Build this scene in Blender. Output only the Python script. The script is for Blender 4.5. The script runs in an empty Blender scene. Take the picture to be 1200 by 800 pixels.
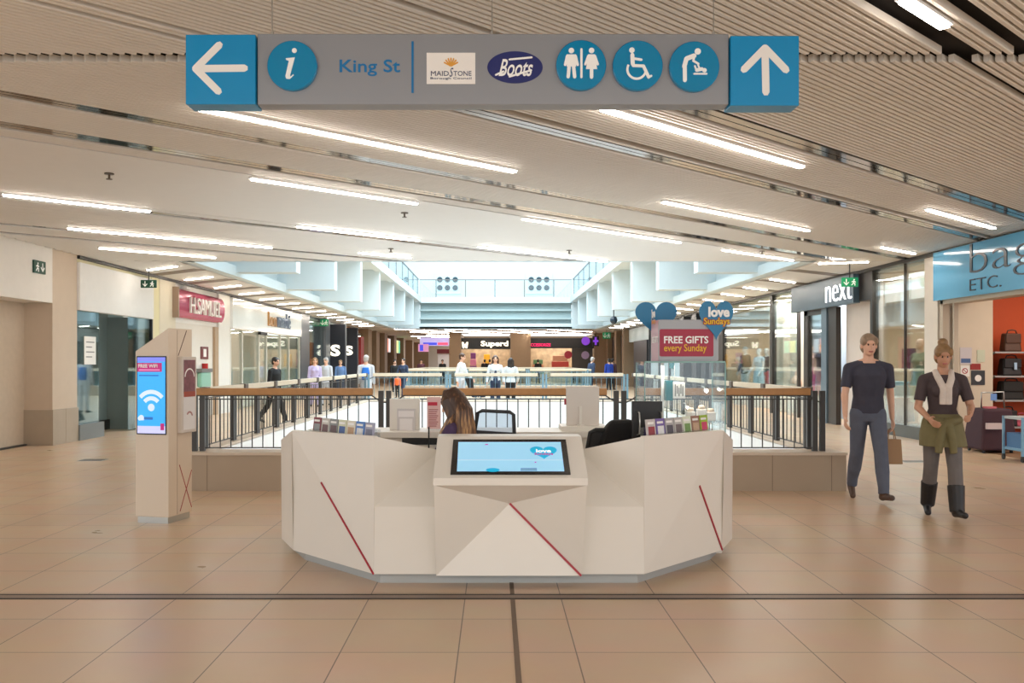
import bpy, bmesh, math, random
from mathutils import Vector, Matrix
random.seed(7)
sc = bpy.context.scene
COL = sc.collection
# ---------------------------------------------------------------- camera, world, light, exposure
F = 1050.0          # focal length in pixels of the 1200 px wide frame
VX, VY, EYE = 580.0, 424.0, 1.5
cam = bpy.data.cameras.new('camera'); camo = bpy.data.objects.new('camera', cam); COL.objects.link(camo)
cam.sensor_width = 36.0; cam.lens = F/1200*36; cam.clip_end = 400
camo.location = (0, 0, EYE); camo.rotation_euler = (math.pi/2, 0, 0)
cam.shift_x = (600-VX)/1200; cam.shift_y = (VY-400)/1200
sc.camera = camo
vs = sc.view_settings
vs.view_transform = 'Standard'; vs.look = 'None'; vs.gamma = 1.0; vs.use_curve_mapping = False
vs.exposure = 0.0
cy = sc.cycles
cy.use_denoising = True
cy.max_bounces = 8; cy.diffuse_bounces = 4; cy.glossy_bounces = 4; cy.transparent_max_bounces = 16
cy.sample_clamp_indirect = 6.0; cy.caustics_reflective = False; cy.caustics_refractive = False
cy.use_light_tree = True
W = bpy.data.worlds.new('world'); sc.world = W; W.use_nodes = True
W.node_tree.nodes['Background'].inputs[0].default_value = (0.93, 0.97, 1.0, 1)
W.node_tree.nodes['Background'].inputs[1].default_value = 2.0
def area(name, loc, sx, sy, power, color, rot=(0, 0, 0)):
    l = bpy.data.lights.new(name, 'AREA'); l.shape = 'RECTANGLE'; l.size = sx; l.size_y = sy
    l.energy = power; l.color = color
    o = bpy.data.objects.new(name, l); COL.objects.link(o); o.location = loc; o.rotation_euler = rot
    return o
LED_STRENGTH = 30.0
area('atrium_skylight', (0.1, 34.5, 10.5), 10, 31, 4900, (0.76, 0.92, 1.0))           # daylight through the atrium roof
for x_ in (-6.2, 6.6): area('lower_bounce_fill', (x_, 20, -0.95), 4.5, 22, 760, (0.82, 0.94, 1.0))   # added unseen fills under the gallery floors, bounced up to brighten the ceiling
area('rear_ambient_fill', (0, -3.0, 3.45), 14, 3, 520, (1.0, 0.96, 0.91))            # added unseen ambient fill, standing in for mall lamps behind the camera

# ---------------------------------------------------------------- helpers
def lin(c):
    return tuple(((v/255)/12.92 if v/255 <= 0.04045 else ((v/255+0.055)/1.055)**2.4) for v in c)
MATS = {}
def M(name, c=(200, 200, 200), rough=0.5, metal=0.0, var=0.04, scale=6.0, emit=0.0, spec=0.5, bump=0.0):
    """principled material with a faint procedural variation in tone"""
    if name in MATS: return MATS[name]
    m = bpy.data.materials.new(name); m.use_nodes = True; nt = m.node_tree; N = nt.nodes; L = nt.links
    b = N['Principled BSDF']; c = lin(c)
    b.inputs['Roughness'].default_value = rough; b.inputs['Metallic'].default_value = metal
    b.inputs['Specular IOR Level'].default_value = spec
    tc = N.new('ShaderNodeTexCoord'); no = N.new('ShaderNodeTexNoise'); no.inputs['Scale'].default_value = scale
    no.inputs['Detail'].default_value = 3
    L.new(tc.outputs['Object'], no.inputs['Vector'])
    mx = N.new('ShaderNodeMix'); mx.data_type = 'RGBA'
    mx.inputs[6].default_value = tuple(v*(1-var) for v in c)+(1,); mx.inputs[7].default_value = tuple(min(1, v*(1+var)) for v in c)+(1,)
    L.new(no.outputs['Fac'], mx.inputs[0]); L.new(mx.outputs[2], b.inputs['Base Color'])
    if emit:
        L.new(mx.outputs[2], b.inputs['Emission Color']); b.inputs['Emission Strength'].default_value = emit
    if bump:
        bp = N.new('ShaderNodeBump'); bp.inputs['Strength'].default_value = bump; bp.inputs['Distance'].default_value = 0.01
        L.new(no.outputs['Fac'], bp.inputs['Height']); L.new(bp.outputs[0], b.inputs['Normal'])
    MATS[name] = m
    return m
def glassmat(name, tint=(0.93, 0.98, 0.98), refl=0.10):
    m = bpy.data.materials.new(name); m.use_nodes = True; nt = m.node_tree; N = nt.nodes; L = nt.links
    N.remove(N['Principled BSDF'])
    t = N.new('ShaderNodeBsdfTransparent'); t.inputs[0].default_value = tint+(1,)
    g = N.new('ShaderNodeBsdfGlossy'); g.inputs['Roughness'].default_value = 0.02; g.inputs[0].default_value = (0.95, 0.98, 1, 1)
    lw = N.new('ShaderNodeLayerWeight'); lw.inputs[0].default_value = 0.25
    ma = N.new('ShaderNodeMath'); ma.operation = 'MULTIPLY_ADD'; ma.inputs[1].default_value = 0.55; ma.inputs[2].default_value = refl*0.4
    mx = N.new('ShaderNodeMixShader')
    L.new(lw.outputs['Fresnel'], ma.inputs[0]); L.new(ma.outputs[0], mx.inputs[0])
    L.new(t.outputs[0], mx.inputs[1]); L.new(g.outputs[0], mx.inputs[2]); L.new(mx.outputs[0], N['Material Output'].inputs[0])
    MATS[name] = m
    return m
class MB:
    def __init__(s): s.v = []; s.f = []; s.m = []; s.cur = 0; s.np = 0
    def add(s, vs, fs):
        b = len(s.v); s.v += [tuple(v) for v in vs]
        for f in fs: s.f.append(tuple(b+i for i in f)); s.m.append(s.cur)
        return s
    def box(s, x0, x1, y0, y1, z0, z1):
        return s.add([(x0,y0,z0),(x1,y0,z0),(x1,y1,z0),(x0,y1,z0),(x0,y0,z1),(x1,y0,z1),(x1,y1,z1),(x0,y1,z1)],
              [(0,3,2,1),(4,5,6,7),(0,1,5,4),(1,2,6,5),(2,3,7,6),(3,0,4,7)])
    def bar(s, p0, p1, w, h, up=(0,0,1)):
        p0 = Vector(p0); p1 = Vector(p1); d = (p1-p0).normalized(); u = Vector(up)
        sd = d.cross(u)
        if sd.length < 1e-4: sd = d.cross(Vector((0,1,0)))
        sd.normalize(); u = sd.cross(d).normalized()
        c = []
        for p in (p0, p1):
            for a, b in ((-1,-1),(1,-1),(1,1),(-1,1)): c.append(p+sd*(a*w/2)+u*(b*h/2))
        return s.add(c, [(3,2,1,0),(4,5,6,7),(0,1,5,4),(1,2,6,5),(2,3,7,6),(3,0,4,7)])
    def cyl(s, p0, p1, r0, r1=None, n=12):
        r1 = r0 if r1 is None else r1
        p0 = Vector(p0); p1 = Vector(p1); d = (p1-p0).normalized()
        a = d.orthogonal().normalized(); b = d.cross(a)
        vs = []
        for p, r in ((p0, r0), (p1, r1)):
            for i in range(n):
                t = 2*math.pi*i/n; vs.append(p+(a*math.cos(t)+b*math.sin(t))*r)
        fs = [(i, (i+1) % n, n+(i+1) % n, n+i) for i in range(n)]+[tuple(range(n))[::-1], tuple(range(n, 2*n))]
        return s.add(vs, fs)
    def tube(s, pts, r, n=8):
        pts = [Vector(p) for p in pts]; rs = r if isinstance(r, (list, tuple)) else [r]*len(pts)
        vs = []; a = None
        for i, p in enumerate(pts):
            d = (pts[min(i+1, len(pts)-1)]-pts[max(i-1, 0)]).normalized()
            a = d.orthogonal().normalized() if a is None else (a-d*a.dot(d)).normalized()
            b = d.cross(a)
            for k in range(n):
                t = 2*math.pi*k/n; vs.append(p+(a*math.cos(t)+b*math.sin(t))*rs[i])
        fs = []
        for i in range(len(pts)-1):
            for k in range(n):
                fs.append((i*n+k, i*n+(k+1) % n, (i+1)*n+(k+1) % n, (i+1)*n+k))
        fs += [tuple(range(n))[::-1], tuple(range((len(pts)-1)*n, len(pts)*n))]
        return s.add(vs, fs)
    def ell(s, c, r, n=16, m=10):
        if not isinstance(r, (tuple, list)): r = (r, r, r)
        vs = [(c[0], c[1], c[2]+r[2])]
        for j in range(1, m):
            ph = math.pi*j/m
            for i in range(n):
                t = 2*math.pi*i/n
                vs.append((c[0]+r[0]*math.sin(ph)*math.cos(t), c[1]+r[1]*math.sin(ph)*math.sin(t), c[2]+r[2]*math.cos(ph)))
        vs.append((c[0], c[1], c[2]-r[2])); fs = []
        for i in range(n): fs.append((0, 1+i, 1+(i+1) % n))
        for j in range(m-2):
            for i in range(n):
                a = 1+j*n; fs.append((a+i, a+n+i, a+n+(i+1) % n, a+(i+1) % n))
        a = 1+(m-2)*n; e = len(vs)-1
        for i in range(n): fs.append((a+i, e, a+(i+1) % n))
        return s.add(vs, fs)
    def cap(s, p0, p1, r0, r1=None, n=12):
        """tapered capsule, used as a volume for the remeshed figures"""
        r1 = r0 if r1 is None else r1
        s.cyl(p0, p1, r0, r1, n); s.ell(p0, r0, n, 8); s.ell(p1, r1, n, 8)
        return s
    def loft(s, rings, n=20):
        """rings of (centre, rx, ry) stacked into a closed volume"""
        vs = []
        for c, rx, ry in rings:
            for i in range(n):
                t = 2*math.pi*i/n; vs.append((c[0]+rx*math.cos(t), c[1]+ry*math.sin(t), c[2]))
        fs = []
        for j in range(len(rings)-1):
            for i in range(n): fs.append((j*n+i, j*n+(i+1) % n, (j+1)*n+(i+1) % n, (j+1)*n+i))
        fs += [tuple(range(n))[::-1], tuple(range((len(rings)-1)*n, len(rings)*n))]
        return s.add(vs, fs)
    def poly(s, pts): return s.add(pts, [tuple(range(len(pts)))])
    def plate(s, pts, o, rt, up, th):
        """polygon in the plane (o, rt, up) given thickness towards the viewer side of the plane"""
        o = Vector(o); rt = Vector(rt); up = Vector(up); nn = rt.cross(up).normalized()*(th*(1+0.06*s.np)); s.np += 1
        n = len(pts); ar = sum(pts[i][0]*pts[(i+1) % n][1]-pts[(i+1) % n][0]*pts[i][1] for i in range(n))
        if ar < 0: pts = pts[::-1]
        b = [o+rt*x+up*y for x, y in pts]; f = [p+nn for p in b]
        return s.add(b+f, [tuple(range(n))[::-1], tuple(range(n, 2*n))]+[(i, (i+1) % n, n+(i+1) % n, n+i) for i in range(n)])
    def mesh(s, name):
        me = bpy.data.meshes.new(name); me.from_pydata(s.v, [], s.f)
        me.polygons.foreach_set('material_index', s.m); me.update()
        return me
    def build(s, name, mat, parent=None, smooth=False, bevel=0.0, fixn=True):
        me = s.mesh(name)
        if fixn or bevel:
            bm = bmesh.new(); bm.from_mesh(me)
            if bevel:
                bmesh.ops.bevel(bm, geom=bm.edges[:], offset=bevel, segments=2, affect='EDGES', profile=0.5, clamp_overlap=True)
            bmesh.ops.recalc_face_normals(bm, faces=bm.faces[:])
            bm.to_mesh(me); bm.free()
        return link(name, me, mat, parent, smooth)
def link(name, me, mat, parent=None, smooth=False):
    for m in (mat if isinstance(mat, (list, tuple)) else [mat]): me.materials.append(m)
    o = bpy.data.objects.new(name, me); COL.objects.link(o)
    if smooth: me.polygons.foreach_set('use_smooth', [True]*len(me.polygons))
    if parent is not None: setpar(o, parent)
    return o
def setpar(o, parent):
    o.parent = parent
    if parent.parent is None: o.matrix_parent_inverse = parent.matrix_basis.inverted()
def tag(o, label, cat, group=None, kind=None):
    o['label'] = label; o['category'] = cat
    if group: o['group'] = group
    if kind: o['kind'] = kind
    return o
def T(name, label, cat, loc=(0, 0, 0), group=None):
    o = bpy.data.objects.new(name, None); COL.objects.link(o); o.location = loc; o.empty_display_size = 0.1
    return tag(o, label, cat, group)
def struct(name, mb, mat, bevel=0.0, parent=None, smooth=False):
    o = mb.build(name, mat, parent, smooth, bevel)
    if parent is None: o['kind'] = 'structure'
    return o
def dup(root, loc, rz=0.0, label=None, group=None):
    """copy a thing with copies of its parts and sub-parts (prototype built at the origin)"""
    r = root.copy(); COL.objects.link(r); r.location = loc; r.rotation_euler = (0, 0, rz)
    if label: r['label'] = label
    if group: r['group'] = group
    for ch in list(root.children):
        c = ch.copy(); COL.objects.link(c); c.parent = r
        for g in list(ch.children):
            d = g.copy(); COL.objects.link(d); d.parent = c
    return r
def text(s, o, rt, up, mat, name='lettering', parent=None, w=None, h=None, th=0.004, bold=0.0, shear=0.0, res=3, back=False):
    """real lettering: a text outline turned into a mesh, fitted to w x h and centred on o"""
    cu = bpy.data.curves.new('t', 'FONT'); cu.body = s; cu.size = 1; cu.extrude = 0.5; cu.offset = bold; cu.shear = shear; cu.resolution_u = res
    ob = bpy.data.objects.new('t', cu); COL.objects.link(ob)
    dg = bpy.context.evaluated_depsgraph_get(); me = bpy.data.meshes.new_from_object(ob.evaluated_get(dg))
    bpy.data.objects.remove(ob); bpy.data.curves.remove(cu)
    xs = [v.co.x for v in me.vertices]; ys = [v.co.y for v in me.vertices]
    x0, x1, y0, y1 = min(xs), max(xs), min(ys), max(ys)
    sx = w/(x1-x0) if w else None; sy = h/(y1-y0) if h else None
    sx = sx or sy; sy = sy or sx
    o = Vector(o); rt = Vector(rt); up = Vector(up); nn = rt.cross(up).normalized()
    for v in me.vertices:
        c = v.co.copy()
        v.co = o+rt*((c.x-(x0+x1)/2)*sx)+up*((c.y-(y0+y1)/2)*sy)+nn*((c.z+0.5)*th)
    me.name = name
    return link(name, me, mat, parent)
def circle(cx, cy, r, n=32, ry=None):
    ry = r if ry is None else ry
    return [(cx+r*math.cos(2*math.pi*i/n), cy+ry*math.sin(2*math.pi*i/n)) for i in range(n)]
def seg(p, q, w, n=6):
    """rounded stroke polygon from p to q"""
    a = math.atan2(q[1]-p[1], q[0]-p[0]); pts = []
    for i in range(n+1):
        t = a-math.pi/2+math.pi*i/n; pts.append((q[0]+w/2*math.cos(t), q[1]+w/2*math.sin(t)))
    for i in range(n+1):
        t = a+math.pi/2+math.pi*i/n; pts.append((p[0]+w/2*math.cos(t), p[1]+w/2*math.sin(t)))
    return pts
def heart(cx, cy, w, h, n=48):
    pts = []
    for i in range(n):
        t = 2*math.pi*i/n
        pts.append((cx+w/2*math.sin(t)**3, cy+h/2*((13*math.cos(t)-5*math.cos(2*t)-2*math.cos(3*t)-math.cos(4*t))+2.5)/14.5))
    return pts
def rrect(x0, x1, y0, y1, r, n=4):
    pts = []
    for cx, cy, a in ((x1-r, y0+r, -90), (x1-r, y1-r, 0), (x0+r, y1-r, 90), (x0+r, y0+r, 180)):
        for i in range(n+1):
            t = math.radians(a+90*i/n); pts.append((cx+r*math.cos(t), cy+r*math.sin(t)))
    return pts
def arc(cx, cy, r, a0, a1, w, n=16):
    o = [(cx+(r+w/2)*math.cos(math.radians(a0+(a1-a0)*i/n)), cy+(r+w/2)*math.sin(math.radians(a0+(a1-a0)*i/n))) for i in range(n+1)]
    i_ = [(cx+(r-w/2)*math.cos(math.radians(a0+(a1-a0)*i/n)), cy+(r-w/2)*math.sin(math.radians(a0+(a1-a0)*i/n))) for i in range(n+1)]
    return o+i_[::-1]
RX, RZ, RY = (1, 0, 0), (0, 0, 1), (0, 1, 0)
XL, XR, ZC = -7.95, 8.15, 3.53
def yl(px): return F*(-XL)/(VX-px)          # distance along the left shop line
def yr(px): return F*XR/(px-VX)             # distance along the right shop line
def zz(py, Y): return EYE+(VY-py)*Y/F
def xx(px, Y): return (px-VX)*Y/F

# ---------------------------------------------------------------- materials
white = M('white_paint', (236, 236, 234), 0.6)
warmwhite = M('warm_white_paint', (232, 228, 221), 0.6)
cream = M('cream_paint', (222, 212, 190), 0.6)
beige = M('beige_paint', (205, 188, 168), 0.65)
plasterm = M('plaster', (200, 185, 166), 0.85, var=0.08, scale=9, bump=0.3)
stone = M('plinth_stone', (170, 152, 130), 0.45, var=0.06, scale=3)
stone_top = M('coping_stone', (206, 190, 170), 0.4, var=0.05)
coolwhite = M('atrium_white', (214, 228, 233), 0.6, var=0.02)
sage = M('ledge_grey_green', (176, 196, 198), 0.6)
darkgrey = M('dark_grey_metal', (62, 60, 58), 0.45)
midgrey = M('mid_grey_metal', (120, 120, 118), 0.4, 0.3)
hazegrey = M('haze_tinted_metal', (112, 146, 162), 0.45)  # grey metal with the bright flare and haze put into its colour
steel = M('brushed_steel', (190, 190, 186), 0.3, 0.9)
black = M('black_plastic', (18, 18, 19), 0.4)
navy = M('navy_panel', (33, 38, 50), 0.5)
slatm = M('slat_white', (226, 222, 214), 0.45, var=0.03)
rafm = M('ceiling_raft_white', (232, 231, 228), 0.6, var=0.02)
plenum = M('plenum_black', (20, 16, 14), 0.9)
mirror = M('mirror_metal', (150, 140, 132), 0.07, 1.0, var=0.25, scale=1.5)
wood = M('oak_rail', (178, 130, 78), 0.4, var=0.18, scale=14)
palewood = M('pale_rail', (214, 200, 176), 0.4, var=0.08, scale=10)
corian = M('solid_surface_white', (229, 223, 213), 0.35, var=0.015)
redline = M('red_inlay', (165, 22, 42), 0.4)
signblue = M('sign_blue', (0, 140, 198), 0.3, var=0.02)
signgrey = M('sign_grey', (146, 150, 156), 0.35, 0.3, var=0.02)
signwhite = M('sign_white', (240, 238, 234), 0.5, var=0.02)
maroon = M('maroon', (150, 20, 58), 0.4)
yellowink = M('yellow_ink', (235, 190, 40), 0.5)
brown = M('brown_cladding', (146, 122, 96), 0.6, var=0.06)
led = M('led_diffuser', (255, 243, 230), 0.5, emit=LED_STRENGTH, var=0.0)
glass = glassmat('clear_glass')
greyglass = glassmat('grey_tint_glass', (0.70, 0.80, 0.82), 0.16)
caseglass = glassmat('display_glass', (0.97, 0.99, 0.99), 0.03)
exitgreen = M('exit_green', (0, 132, 84), 0.4, emit=0.35)
exitdark = M('exit_green_unlit', (16, 70, 52), 0.4)
pic_white = M('pictogram_white', (250, 252, 250), 0.45)
# ---------------------------------------------------------------- floor
def floor_material():
    m = bpy.data.materials.new('floor_tiles'); m.use_nodes = True; nt = m.node_tree; N = nt.nodes; L = nt.links
    b = N['Principled BSDF']; geo = N.new('ShaderNodeNewGeometry'); mp = N.new('ShaderNodeMapping')
    mp.inputs['Location'].default_value = (0.19+61, -4.63+60, 0)
    br = N.new('ShaderNodeTexBrick'); br.offset = 0.0; br.squash = 1.0
    br.inputs['Scale'].default_value = 1.0; br.inputs['Brick Width'].default_value = 0.61; br.inputs['Row Height'].default_value = 0.60
    br.inputs['Mortar Size'].default_value = 0.0035; br.inputs['Mortar Smooth'].default_value = 0.1; br.inputs['Bias'].default_value = 0.0
    br.inputs['Color1'].default_value = lin((206, 176, 144))+(1,); br.inputs['Color2'].default_value = lin((199, 169, 137))+(1,)
    br.inputs['Mortar'].default_value = lin((112, 92, 74))+(1,)
    L.new(geo.outputs['Position'], mp.inputs['Vector']); L.new(mp.outputs[0], br.inputs['Vector'])
    no = N.new('ShaderNodeTexNoise'); no.inputs['Scale'].default_value = 2.2; no.inputs['Detail'].default_value = 6
    L.new(geo.outputs['Position'], no.inputs['Vector'])
    mx = N.new('ShaderNodeMix'); mx.data_type = 'RGBA'; mx.blend_type = 'MULTIPLY'; mx.inputs[0].default_value = 0.22
    L.new(br.outputs['Color'], mx.inputs[6]); L.new(no.outputs['Color'], mx.inputs[7])
    hs = N.new('ShaderNodeHueSaturation'); hs.inputs['Saturation'].default_value = 0.95; hs.inputs['Value'].default_value = 1.1
    L.new(mx.outputs[2], hs.inputs['Color']); L.new(hs.outputs[0], b.inputs['Base Color'])
    b.inputs['Roughness'].default_value = 0.28; b.inputs['Specular IOR Level'].default_value = 0.45
    mr = N.new('ShaderNodeMapRange'); mr.inputs[3].default_value = 0.22; mr.inputs[4].default_value = 0.42
    L.new(no.outputs['Fac'], mr.inputs[0]); L.new(mr.outputs[0], b.inputs['Roughness'])
    bp = N.new('ShaderNodeBump'); bp.inputs['Strength'].default_value = 0.25; bp.inputs['Distance'].default_value = 0.004; bp.invert = True
    L.new(br.outputs['Fac'], bp.inputs['Height']); L.new(bp.outputs[0], b.inputs['Normal'])
    return m
floorm = floor_material()
VL, VR, V0, V1 = -3.55, 3.85, 10.43, 25.0         # the void in the floor
B1, V2 = 40.0, 54.0                                # bridge far side, far void end
fl = MB()
fl.box(-16, 16, -6, V0, -0.5, 0)
fl.box(-16, VL-0.2, V0, 110, -0.5, 0); fl.box(VR+0.2, 16, V0, 110, -0.5, 0)
fl.box(VL-0.2, VR+0.2, V1, B1, -0.5, 0); fl.box(VL-0.2, VR+0.2, V2, 110, -0.5, 0)
struct('floor', fl, floorm)
lo = MB().box(-14, 14, 8, 60, -5.2, -5.0)
struct('floor_lower', lo, M('lower_tiles', (225, 226, 224), 0.4))
# bronze movement joint across the tiles and the lengthways one
s_ = MB(); s_.box(-12, 12, 5.665, 5.672+0.012, 0, 0.004); s_.box(-12, 12, 5.775-0.012, 5.785, 0, 0.004)
struct('trim_1', s_, M('joint_rubber', (42, 34, 30), 0.6))
struct('trim_2', MB().box(-12, 12, 5.684, 5.763, 0, 0.003), M('joint_bronze', (132, 112, 98), 0.4, 0.35))
struct('trim_3', MB().box(0.098, 0.126, -6, 5.66, 0, 0.003).box(0.098, 0.126, 5.79, 6.3, 0, 0.003), M('joint_lengthways', (112, 92, 74), 0.6))
gm = M('floor_grate_steel', (96, 84, 72), 0.4, 0.5)
def floor_box(x, y, lab):
    t = T('floor_access_cover', lab, 'floor cover', (x, y, 0))
    MB().box(x-0.19, x+0.19, y-0.13, y+0.13, 0, 0.004).build('frame', steel, t)
    MB().box(x-0.17, x+0.17, y-0.11, y+0.11, 0.004, 0.006).build('lid', gm, t)
floor_box(xx(109, 13.7), 13.7, 'small bronze access cover set in the floor before the left glass shopfront')
floor_box(xx(1071, 13.5), 13.5, 'small bronze access cover in the floor between the two walkers, before the right shops')

# ---------------------------------------------------------------- plinths round the void
def plinth(name, x0, x1, y0, y1, h=0.445, joints=(), facing='y'):
    b = MB().box(x0, x1, y0, y1, 0, h-0.03)
    o = struct(name, b, stone)
    MB().box(x0-0.012, x1+0.012, y0-0.012, y1+0.012, h-0.03, h).build('coping', stone_top, o)
    if joints:
        j = MB()
        for q in joints:
            j.box(q-0.003, q+0.003, y0-0.002, y0+0.01, 0.0, h-0.03)
        j.build('joint', M('plinth_joint', (120, 104, 88), 0.7), o)
    return o
PX0, PX1 = -3.72, 4.09
plinth('trim_4', PX0, PX1, 10.43, 10.85, joints=[PX0+0.37+0.94*k for k in range(8)]+[3.92])
plinth('trim_5', PX0, VL+0.1, 10.86, 24.6); plinth('trim_6', VR-0.08, PX1, 10.86, 24.6)
plinth('trim_7', -3.9, 4.1, 24.75, 25.15); plinth('trim_8', -4.3, 4.5, 39.8, 40.2)
fw = M('void_fascia_white', (238, 240, 240), 0.5)
fa = MB()
fa.box(VL-0.2, VL+0.13, 10.9, 24.7, -0.9, -0.001); fa.box(VR-0.1, VR+0.24, 10.9, 24.7, -0.9, -0.001)
fa.box(VL, VR, 24.68, 24.75, -1.2, 0.40)
fa.box(VL+0.1, VL+0.13, 10.9, 24.6, 0, 0.41); fa.box(VR-0.11, VR-0.08, 10.9, 24.6, 0, 0.41)
struct('trim_9', fa, fw)

# ---------------------------------------------------------------- slatted ceiling
A = math.radians(47.5); UX, UY = math.sin(A), math.cos(A)      # slat direction on plan; v runs across the slats
def uv(x, y): return x*UX+y*UY, -x*UY+y*UX
def xy(u, v): return u*UX-v*UY, u*UY+v*UX
def clip(v, x0, x1, y0, y1):
    lo, hi = -1e9, 1e9
    for o, d, a, b in ((-v*UY, UX, x0, x1), (v*UX, UY, y0, y1)):
        lo = max(lo, (a-o)/d); hi = min(hi, (b-o)/d)
    return lo, hi
EDGE = 18.06
near_bands = [(1.92, 2.04), (2.20, 2.36), (4.06, 4.13), (5.29, 5.33), (5.46, 5.53)]
bands = [(1.92, 2.04), (2.28, 2.36), (4.14, 4.38), (5.27, 5.35), (5.42, 5.62), (7.42, 7.66), (8.42, 8.66)]      # bands without slats
sl = MB()
def slat(v, w, x0, x1, y0, y1, zb, zt):
    a, b = clip(v, x0, x1, y0, y1)
    if b-a < 0.03: return
    ch = w*0.16
    ring = lambda u: [xy(u, v-w/2)+(zt,), xy(u, v-w/2)+(zb+ch,), xy(u, v-w/2+ch)+(zb,), xy(u, v+w/2-ch)+(zb,), xy(u, v+w/2)+(zb+ch,), xy(u, v+w/2)+(zt,)]
    sl.add(ring(a)+ring(b), [(i, i+1, i+7, i+6) for i in range(5)]+[(0, 1, 2, 3, 4, 5), (11, 10, 9, 8, 7, 6)])
v = -5.0
while v < 8.92:
    if not any(a <= v <= b for a, b in near_bands):
        slat(v, 0.037, -8.0, 8.13, 0.5, 5.92, ZC, ZC+0.05)
    if not any(a <= v <= b for a, b in bands):
        slat(v, 0.037, -7.95, 8.13, 6.06, EDGE, ZC, ZC+0.05)
    v += 0.0535
struct('ceiling_slats', sl, slatm)
pl = MB()
v = 11.95
while v < 19:
    if not any(a <= v <= b for a, b in [(12.15, 12.42), (14.55, 14.8), (13.3, 13.36), (15.5, 15.7), (16.9, 17.0)]):
        slat_w = 0.236
        a, b = clip(v, -7.95, 8.13, 0.5, EDGE)
        if b-a > 0.1:
            c = [xy(a, v-slat_w/2), xy(b, v-slat_w/2), xy(b, v+slat_w/2), xy(a, v+slat_w/2)]
            pl.add([p+(ZC,) for p in c]+[p+(ZC+0.04,) for p in c], [(3,2,1,0),(4,5,6,7),(0,1,5,4),(1,2,6,5),(2,3,7,6),(3,0,4,7)])
    v += 0.242
struct('ceiling_planks', pl, rafm)
a0, b0 = 8.97, 11.80
def ribbon(mb, v0, v1, x0, x1, y0, y1, z0, z1):
    a, b = clip((v0+v1)/2, x0, x1, y0, y1)
    if b-a < 0.05: return
    c = [xy(a, v0), xy(b, v0), xy(b, v1), xy(a, v1)]
    mb.add([p+(z0,) for p in c]+[p+(z1,) for p in c], [(3,2,1,0),(4,5,6,7),(0,1,5,4),(1,2,6,5),(2,3,7,6),(3,0,4,7)])
rf = MB()
n = 26
for i in range(n):
    ribbon(rf, a0+(b0-a0)*i/n, a0+(b0-a0)*(i+1)/n, -7.95, 8.13, 0.5, EDGE, ZC, ZC+0.04)
struct('ceiling_raft', rf, rafm)
mr_ = MB()
for a, b, n in ((4.16, 4.36, 2), (5.44, 5.60, 2), (7.44, 7.64, 3), (8.44, 8.64, 2), (12.17, 12.40, 3), (14.57, 14.78, 2), (13.2, 13.44, 1), (15.5, 15.68, 2), (16.85, 17.0, 1)):
    w = (b-a)/n
    for i in range(n):
        ribbon(mr_, a+w*i+0.006, a+w*(i+1)-0.006, -7.95, 8.13, 6.08, EDGE, ZC+0.012, ZC+0.03)
struct('ceiling_mirror_strips', mr_, mirror)
ce = MB().box(-9.5, 9.6, -6, EDGE-0.02, ZC+0.09, ZC+0.2)
struct('ceiling', ce, plenum)
struct('ceiling_edge', MB().box(-6.35, 6.45, EDGE, EDGE+0.05, ZC-0.01, 5.4), coolwhite)
struct('ceiling_back', MB().box(-9, 9, -6, 0.6, ZC, ZC+0.08), rafm)
# soffits above the side galleries, and at the far end
so = MB()
so.box(XL-0.6, -6.3, EDGE, 110, ZC, ZC+0.12); so.box(6.4, XR+0.6, EDGE, 64.5, ZC, ZC+0.12)
so.box(-6.3, 6.4, 54.7, 64.5, ZC, ZC+0.12); so.box(-6.3, -2.6, 64.5, 110, ZC, ZC+0.12)
struct('ceiling_soffit', so, rafm)
ss = MB()
for k in range(15):
    y = 20.25+2.35*k
    ss.bar((-7.9, y+0.6, ZC-0.002), (-6.45, y-0.65, ZC-0.002), 0.32, 0.012)
    ss.bar((6.55, y-0.5, ZC-0.002), (8.1, y+0.75, ZC-0.002), 0.32, 0.012)
for k in range(12):
    y = 55.2+0.75*k
    ss.bar((-6+0.3*(k % 3), y-0.6, ZC-0.002), (6.2, y+0.4, ZC-0.002), 0.22, 0.012)
struct('trim_10', ss, M('soffit_groove', (128, 116, 106), 0.5))

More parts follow.
